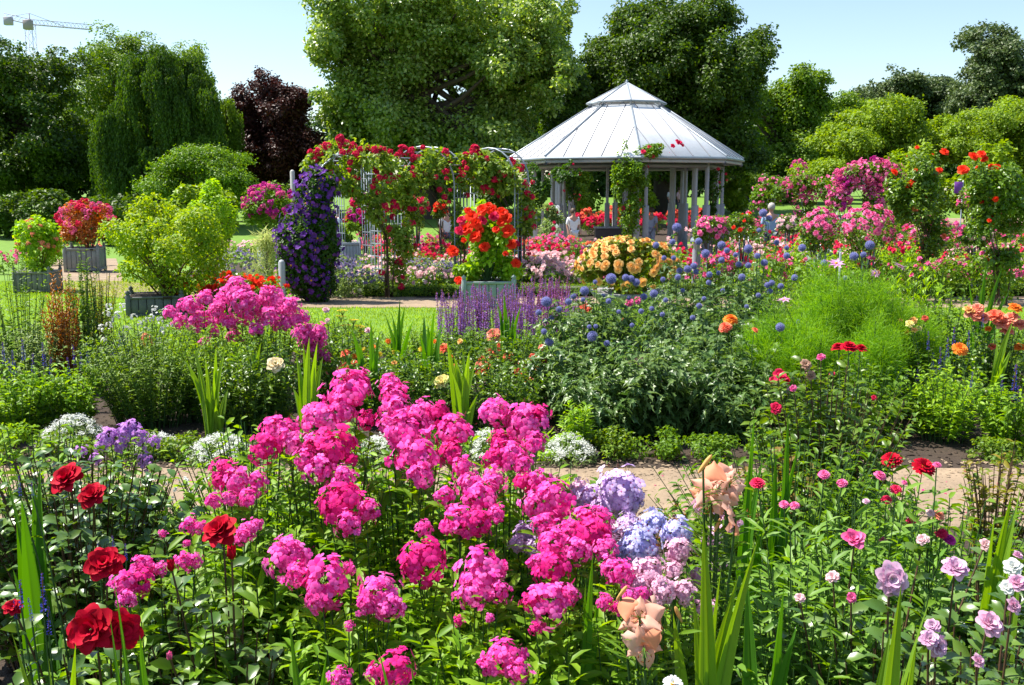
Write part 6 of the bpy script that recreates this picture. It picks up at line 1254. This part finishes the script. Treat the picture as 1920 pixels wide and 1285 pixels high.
herb('pale_pink_phlox', 'pale lilac phlox half hidden behind the peach lily and sword leaves', 'phlox', [lv(1320, 945, 2.75, 44, PALEP), lv(1345, 960, 2.75, 40, PALEP), lv(1370, 985, 2.7, 40, PALEP), lv(1335, 1010, 2.6, 36, MAUVE), lv(1345, 1060, 2.5, 34, MAUVE), lv(1310, 1085, 2.45, 36, PALEP), lv(1325, 1140, 2.3, 40, PALEP)], xy(1335, 2.75), G_PHL, .07, .028, 13, 30, .45, .15, .85, 'lavender and pale phlox')
herb('lilac_phlox', 'pale lilac phlox showing between the pink heads', 'phlox', [lv(985, 1000, 2.65, 44, LAV), lv(1000, 1028, 2.6, 40, LAV), lv(1030, 985, 2.75, 34, MAUVE), lv(970, 1020, 2.6, 34, LAV), lv(1008, 1050, 2.55, 34, LAV)], xy(1000, 2.7), G_PHL, .07, .028, 13, 10, .45, .12, .8, 'lavender and pale phlox')
# lilies
LB = petal('lily_bud', (.75, .42, .12), (.8, .5, .2))
@keyed
def lilybud():
    mb = MB(); lathe(mb, [(.02, -.5), (.07, -.4), (.1, -.1), (.11, .2), (.07, .42), (.001, .5)], k=6); return mb.mesh('bud', [LB], smooth=True)
LL = [lily(i, PEACH) for i in range(3)]
herb('peach_lily', 'tall peach lily with a cluster of blooms beside the sand at the right', 'lily', [hd(LL[0], 1345, 918, 2.3, 80, (-.1, -1, .45), 'flower'), hd(LL[2], 1372, 905, 2.32, 66, (.3, -.9, .6), 'flower'), hd(LL[1], 1318, 925, 2.36, 60, (-.8, -.6, .3), 'flower'), hd(LL[0], 1350, 952, 2.34, 58, (.1, -.8, -.3), 'flower'), hd(LL[1], 1378, 895, 2.35, 62, (.5, -.8, .5), 'flower'), hd(LL[2], 1328, 945, 2.3, 64, (-.7, -.7, -.2), 'flower'), hd(LL[1], 1388, 968, 2.25, 62, (1, -.4, .4), 'flower'), hd(LL[2], 1368, 925, 2.4, 56, (.3, -.6, .2), 'flower'),
     hd(lilybud(), 1322, 870, 2.3, 46, (.6, -.2, .9), 'bud'), hd(lilybud(), 1345, 985, 2.3, 30, (-.5, -.4, -.8), 'bud')], xy(1345, 2.35), G_MID, .09, .014, 30, 0, .2, pname='flower', stemr=.005)
herb('peach_lily', 'lower peach lily with two open blooms at the bottom', 'lily', [hd(LL[0], 1198, 1158, 1.95, 80, (-.2, -1, .4), 'flower'), hd(LL[2], 1184, 1172, 1.98, 60, (-.8, -.7, 0), 'flower'), hd(LL[2], 1222, 1175, 1.97, 66, (.5, -.9, -.1), 'flower'), hd(LL[1], 1208, 1222, 1.92, 74, (-.1, -1, 0), 'flower'), hd(LL[2], 1240, 1150, 2.0, 60, (.8, -.5, .2), 'flower'), hd(LL[1], 1236, 1200, 2.0, 64, (.8, -.5, -.3), 'flower'),
     hd(lilybud(), 1166, 1112, 2.0, 42, (.5, -.2, .9), 'bud'), hd(lilybud(), 1272, 1152, 2.0, 40, (-.4, -.3, .9), 'bud')], xy(1222, 2.0), G_MID, .09, .014, 24, 0, .2, pname='flower', stemr=.005)
# sword leaves in front
SN = 'tufts of sword leaves in the front bed'
for lab, px, D, tops, m_, w_ in [
    ('broad sword leaves at the left edge beside the red roses', 45, 2.6, [(8, 882), (74, 868), (62, 900), (30, 950), (40, 935)], G_SWORD, .05),
    ('single broad sword leaf in front of the open red blooms', 222, 1.75, [(212, 1075), (205, 1150), (262, 1190)], G_SWORD, .036),
    ('leaning sword leaf at the bottom left corner', 60, 1.75, [(142, 1205), (20, 1180), (90, 1230)], G_SWORDL, .03),
    ('two slim sword leaves at the bottom left of the phlox', 562, 1.75, [(542, 1165), (612, 1225), (575, 1250)], G_SWORD, .03),
    ('bent sword leaves at the bottom below the pink heads', 790, 1.75, [(705, 1200), (770, 1240), (822, 1250)], G_SWORD, .022),
    ('large bright fan of sword leaves right of the peach lily', 1340, 2.0, [(1318, 975), (1422, 1010), (1352, 1065), (1385, 1078), (1300, 1120), (1262, 1150)], G_SWORDL, .04),
    ('dark sword leaves right of the large bright fan', 1445, 2.15, [(1400, 1082), (1470, 1100), (1495, 1170)], G_SWORD, .04),
    ('crossing bright sword leaves at the bottom right', 1690, 1.85, [(1690, 1095), (1746, 1118), (1670, 1180), (1720, 1190)], G_SWORDL, .04),
    ('sword leaves rising at the right edge beside the sand', 1890, 2.5, [(1898, 925), (1916, 900), (1866, 960), (1880, 1010), (1905, 960)], G_SWORDL, .042),
    ('narrow tall sword leaf rising beside the upper peach lily', 1418, 2.9, [(1415, 775), (1432, 850), (1408, 850)], G_SWORD, .032),
    ('dark sword leaves behind the crimson strawflower', 1470, 3.2, [(1478, 775), (1500, 830), (1455, 850)], G_SWORD, .03),
    ('green sword leaf standing between the pink phlox heads', 1112, 2.2, [(1112, 1035), (1098, 1090), (1125, 1090)], G_SWORD, .03)]:
    blades('sword_leaves', lab, px, D, tops, m=m_, w=w_ * 1.1, group=SN, extra=3)
# strawflowers with narrow leaves at the right
SF = dict(leafm=leafmat('leaf_lance', (.06, .15, .03), (.13, .25, .06), tr=.3), L=.09, W=.022, pname='flower', stemr=.003)
def sf(px, py, s, pm, D=2.7, cm=None, d=None): return hd(dahlia(random.randrange(3), pm, cm or pm, 4, 18), px, py, D, s, d or (random.uniform(-.3, .3), -.5, .9), 'flower')
herb('strawflower', 'strawflower with two small pink heads right of the upper lily', 'strawflower', [sf(1545, 890, 24, ROSEP), sf(1579, 906, 22, ROSEP), sf(1470, 946, 20, ROSEP), sf(1490, 948, 20, ROSEP), sf(1516, 1022, 12, SALMON), sf(1420, 906, 30, CRIM)], xy(1515, 2.75), per=22, extra=26, spread=.3, er=(.2, .18), eh=.9, group='strawflowers at the right', **SF)
herb('strawflower', 'strawflower with crimson buds on tall stalks in the middle of the narrow leaves', 'strawflower', [sf(1650, 892, 26, ROSEP), sf(1680, 918, 24, CRIM), sf(1662, 937, 22, CRIM), sf(1624, 940, 15, MAUVE), sf(1708, 978, 20, CRIM), sf(1696, 905, 12, ROSEP), sf(1655, 1012, 16, ROSEP)], xy(1655, 2.7), per=22, extra=26, spread=.3, er=(.2, .18), eh=.9, group='strawflowers at the right', **SF)
herb('strawflower', 'strawflower with faded pink seed heads near the sand at the right', 'strawflower', [sf(1760, 966, 26, SALMON), sf(1745, 962, 20, BLUSH), sf(1765, 1000, 26, CRIM), sf(1780, 1012, 28, MAG), sf(1757, 872, 18, ROSEP)], xy(1755, 2.7), per=20, extra=16, spread=.3, er=(.18, .18), eh=.9, group='strawflowers at the right', **SF)
herb('red_dahlia', 'flat red dahlia and a red one with a yellow centre above the sand', 'dahlia', [sf(1672, 862, 40, RED, 3.6, None, (-.3, -.5, .8)), sf(1732, 876, 46, RED, 3.5, M_YEL, (.1, -.5, .85))], xy(1700, 3.6), per=14, extra=8, spread=.3, er=(.15, .15), eh=.8, **SF)
herb('red_zinnia', 'three flat crimson flower plates standing before the feathery plant', 'zinnia', [sf(1572, 652, 30, RED, 4.4, None, (-.2, -.15, 1)), sf(1592, 651, 34, RED, 4.3, None, (0, -.2, 1)), sf(1614, 654, 28, RED, 4.4, None, (.2, -.1, 1))], xy(1590, 4.2), G_ROSE, .075, .03, 16, 0, .3, pname='flower')
for lab, px, D, n_, er_, mh in [('narrow-leaved stems without flowers at the lower right of the lily', 1530, 2.3, 90, (.26, .2), .78), ('narrow-leaved stems behind the mauve rose', 1640, 2.6, 90, (.3, .2), .78), ('narrow-leaved stems at the right below the sand', 1780, 2.9, 60, (.3, .25), .55), ('dark low stems in the shade at the bottom right of the sword fan', 1560, 1.9, 50, (.2, .12), .48)]:
    herb('strawflower_foliage', lab, 'strawflower', [], xy(px, D), per=24, extra=n_, spread=.35, er=er_, eh=1, maxh=mh, group='strawflower leaves without flowers', **SF)
# tall rose bush in the centre right and mauve roses at the right
HIP = petal('faded_petal', (.5, .28, .2), (.6, .4, .28))
herb('leggy_rose', 'leggy rose bush with faded blooms and one red bud in front of the feathery plant', 'rose bush', [ro(1456, 764, 3.9, 24, CRIM, None, rose), ro(1465, 706, 4.3, 30, CRIM, (0, -.3, 1), far_rose), ro(1512, 682, 4.1, 22, HIP), ro(1520, 702, 4.1, 20, HIP), ro(1540, 668, 4.1, 16, ROSEP), ro(1640, 745, 4.2, 12, CRIM), ro(1488, 727, 4.0, 14, ROSEP)], xy(1555, 4.15), G_ROSE, .075, .038, 24, 120, .45, (.36, .3), 1, maxh=.9, stemm=STEMR)
herb('leggy_rose', 'lower part of leggy rose stems with reddish leaves beside the sand', 'rose bush', [], xy(1480, 3.9), leafmat('leaf_reddish_rose', (.06, .09, .03), (.14, .1, .04)), .07, .036, 18, 60, .4, (.26, .3), 1, maxh=.62, stemm=STEMR)
herb('rose_seedling', 'small plant with bronze red young leaves at the edge of the sand', 'plant', [], xy(1270, 4.3), G_RUST, .05, .026, 9, 9, .5, (.1, .05), 1, maxh=.26, stemm=STEMR)
herb('leafy_perennial', 'spindly plant with reddish leaf tips at the right edge above the sand', 'plant', [], xy(1885, 4.2), leafmat('leaf_tipped', (.06, .13, .02), (.16, .14, .03)), .06, .03, 14, 34, .5, (.2, .16), 1, maxh=.58, stemm=STEMR)
herb('mauve_rose', 'large mauve rose bloom among the narrow leaves', 'rose bush', [rr(1675, 1086, 2.1, 66, (0, -1, .3), MAUVE)], xy(1690, 2.15), per=16, extra=36, spread=.3, er=(.2, .15), eh=.85, group='mauve and pink roses', **RL_)
herb('mauve_rose', 'cupped mauve rose with a dark shaded centre near the right', 'rose bush', [rr(1795, 1060, 2.25, 54, (0, -.5, .9), MAUVE), rr(1912, 1090, 2.2, 40, None, PALEP)], xy(1820, 2.3), per=16, extra=50, spread=.3, er=(.24, .18), eh=.85, group='mauve and pink roses', **RL_)
herb('pink_rose', 'streaked bright pink rose half open above the narrow leaves', 'rose bush', [hd(rose(1, ROSEP, 22, .6), 1602, 1008, 2.45, 44, (-.2, -.5, .9), 'flower')], xy(1605, 2.5), per=12, extra=14, spread=.3, er=(.15, .15), eh=.85, group='mauve and pink roses', **RL_)
herb('pink_rose', 'pale pink rose with a white heart in the lower right corner', 'rose bush', [rr(1860, 1166, 2.0, 54, (.1, -.7, .7), PALEP), rr(1765, 1212, 1.92, 46, (.3, -.9, .3), MAUVE), rr(1745, 1196, 1.92, 40, None, MAUVE), rr(1748, 1172, 1.95, 30, None, MAUVE)], xy(1820, 2.0), per=16, extra=60, spread=.3, er=(.24, .14), eh=.8, group='mauve and pink roses', **RL_)
for lab, px, D, n_, er_, mh in [('dense rose leaves at the bottom right', 1640, 1.9, 70, (.24, .14), .54), ('dense rose leaves in the lower right corner', 1860, 1.9, 80, (.24, .14), .54), ('rose leaves at the right edge below the sand', 1890, 2.7, 80, (.28, .25), .62)]:
    herb('rose_foliage', lab, 'rose bush', [], xy(px, D), per=20, extra=int(n_ * 1.3), spread=.35, er=er_, eh=1, maxh=mh, group='rose leaves without blooms', **RL_)
herb('white_daisy', 'white daisy with a yellow centre at the bottom edge', 'daisy', [hd(dahlia(1, WHITE, M_YEL, 2, 18), 1262, 1282, 1.85, 42, (0, -.5, .9), 'flower')], xy(1262, 1.85), G_MID, .05, .02, 8, 4, .3, .05, .6)
herb('white_candytuft', 'scattered flat white flowers at the near edge of the sand', 'candytuft', [hd(WS[i % 3], x, y, 4.1, s, (0, -.2, 1)) for i, (x, y, s) in enumerate([(345, 905, 26), (372, 912, 24), (390, 905, 24), (325, 918, 18), (360, 925, 20), (400, 918, 20), (308, 908, 12), (322, 935, 14)])], xy(360, 4.1), G_GREY, .04, .012, 8, 20, .6, (.18, .12), .8)

for lab, px, D, n_, er_, mh, m_ in [('low leafy growth at the edge of the sand below the purple cleome', 190, 3.7, 110, (.4, .25), .5, G_PHL), ('low leafy growth at the near edge of the sand behind the left phlox', 480, 3.5, 140, (.42, .3), .82, G_PHL), ('leafy growth between tall phlox stems and the sand', 760, 3.5, 150, (.5, .35), .84, G_PHL),
                                    ('low leafy growth behind the lavender phlox at the sand', 1060, 3.5, 100, (.35, .3), .64, G_MID), ('low leafy growth at the near edge of the sand right of the lily', 1500, 3.5, 170, (.55, .35), .78, G_MID), ('leafy growth at the right below the visible sand', 1800, 3.2, 140, (.45, .3), .64, G_MID),
                                    ('low leafy growth at the left edge beside the sword leaves', 60, 3.6, 150, (.55, .25), .76, G_PHL), ('low rose leaves between lavender phlox and sand', 1220, 3.0, 70, (.3, .25), .5, G_ROSE), ('leafy stems behind the mauve roses', 1700, 2.4, 90, (.42, .2), .62, G_MID)]:
    herb('leafy_perennial', lab, 'plant', [], xy(px, D), m_, .065, .026, 20, n_, .5, er_, 1, maxh=mh)

for lab, px, D, n_, er_, mh in [('low leafy sprigs overhanging the sand behind the upper lily', 1390, 4.2, 50, (.22, .25), .36), ('low leafy sprigs overhanging the sand under the crimson buds', 1620, 4.1, 60, (.3, .25), .42), ('low leafy sprigs overhanging the sand behind the pale lilac blooms', 1100, 4.3, 40, (.22, .25), .3)]:
    herb('leafy_perennial', lab, 'plant', [], xy(px, D), G_PHL, .06, .026, 18, n_, .5, er_, 1, maxh=mh)

herb('pink_rose', 'small pale pink roses low at the right edge between mauve and white ones', 'rose bush', [rr(1838, 1238, 1.9, 30, None, PALEP), rr(1905, 1135, 2.05, 34, None, PALEP), rr(1900, 1060, 2.3, 36, None, WHITE), rr(1890, 1100, 2.2, 30, None, WHITE), rr(1912, 1040, 2.35, 22, None, PALEP)], xy(1880, 2.1), per=16, extra=40, spread=.3, er=(.2, .14), eh=.85, group='mauve and pink roses', **RL_)
herb('pink_rose', 'rose with few small blush blooms among broad leaves beside the narrow-leaved plants', 'rose bush', [rr(1560, 1080, 2.3, 26, None, BLUSH), rr(1598, 1120, 2.2, 22, None, ROSEP), rr(1500, 1120, 2.2, 20, None, BLUSH), rr(1730, 1010, 2.5, 24, None, BLUSH), rr(1850, 1020, 2.5, 26, None, BLUSH)], xy(1640, 2.3), per=16, extra=60, spread=.4, er=(.36, .14), eh=.9, group='mauve and pink roses', **RL_)
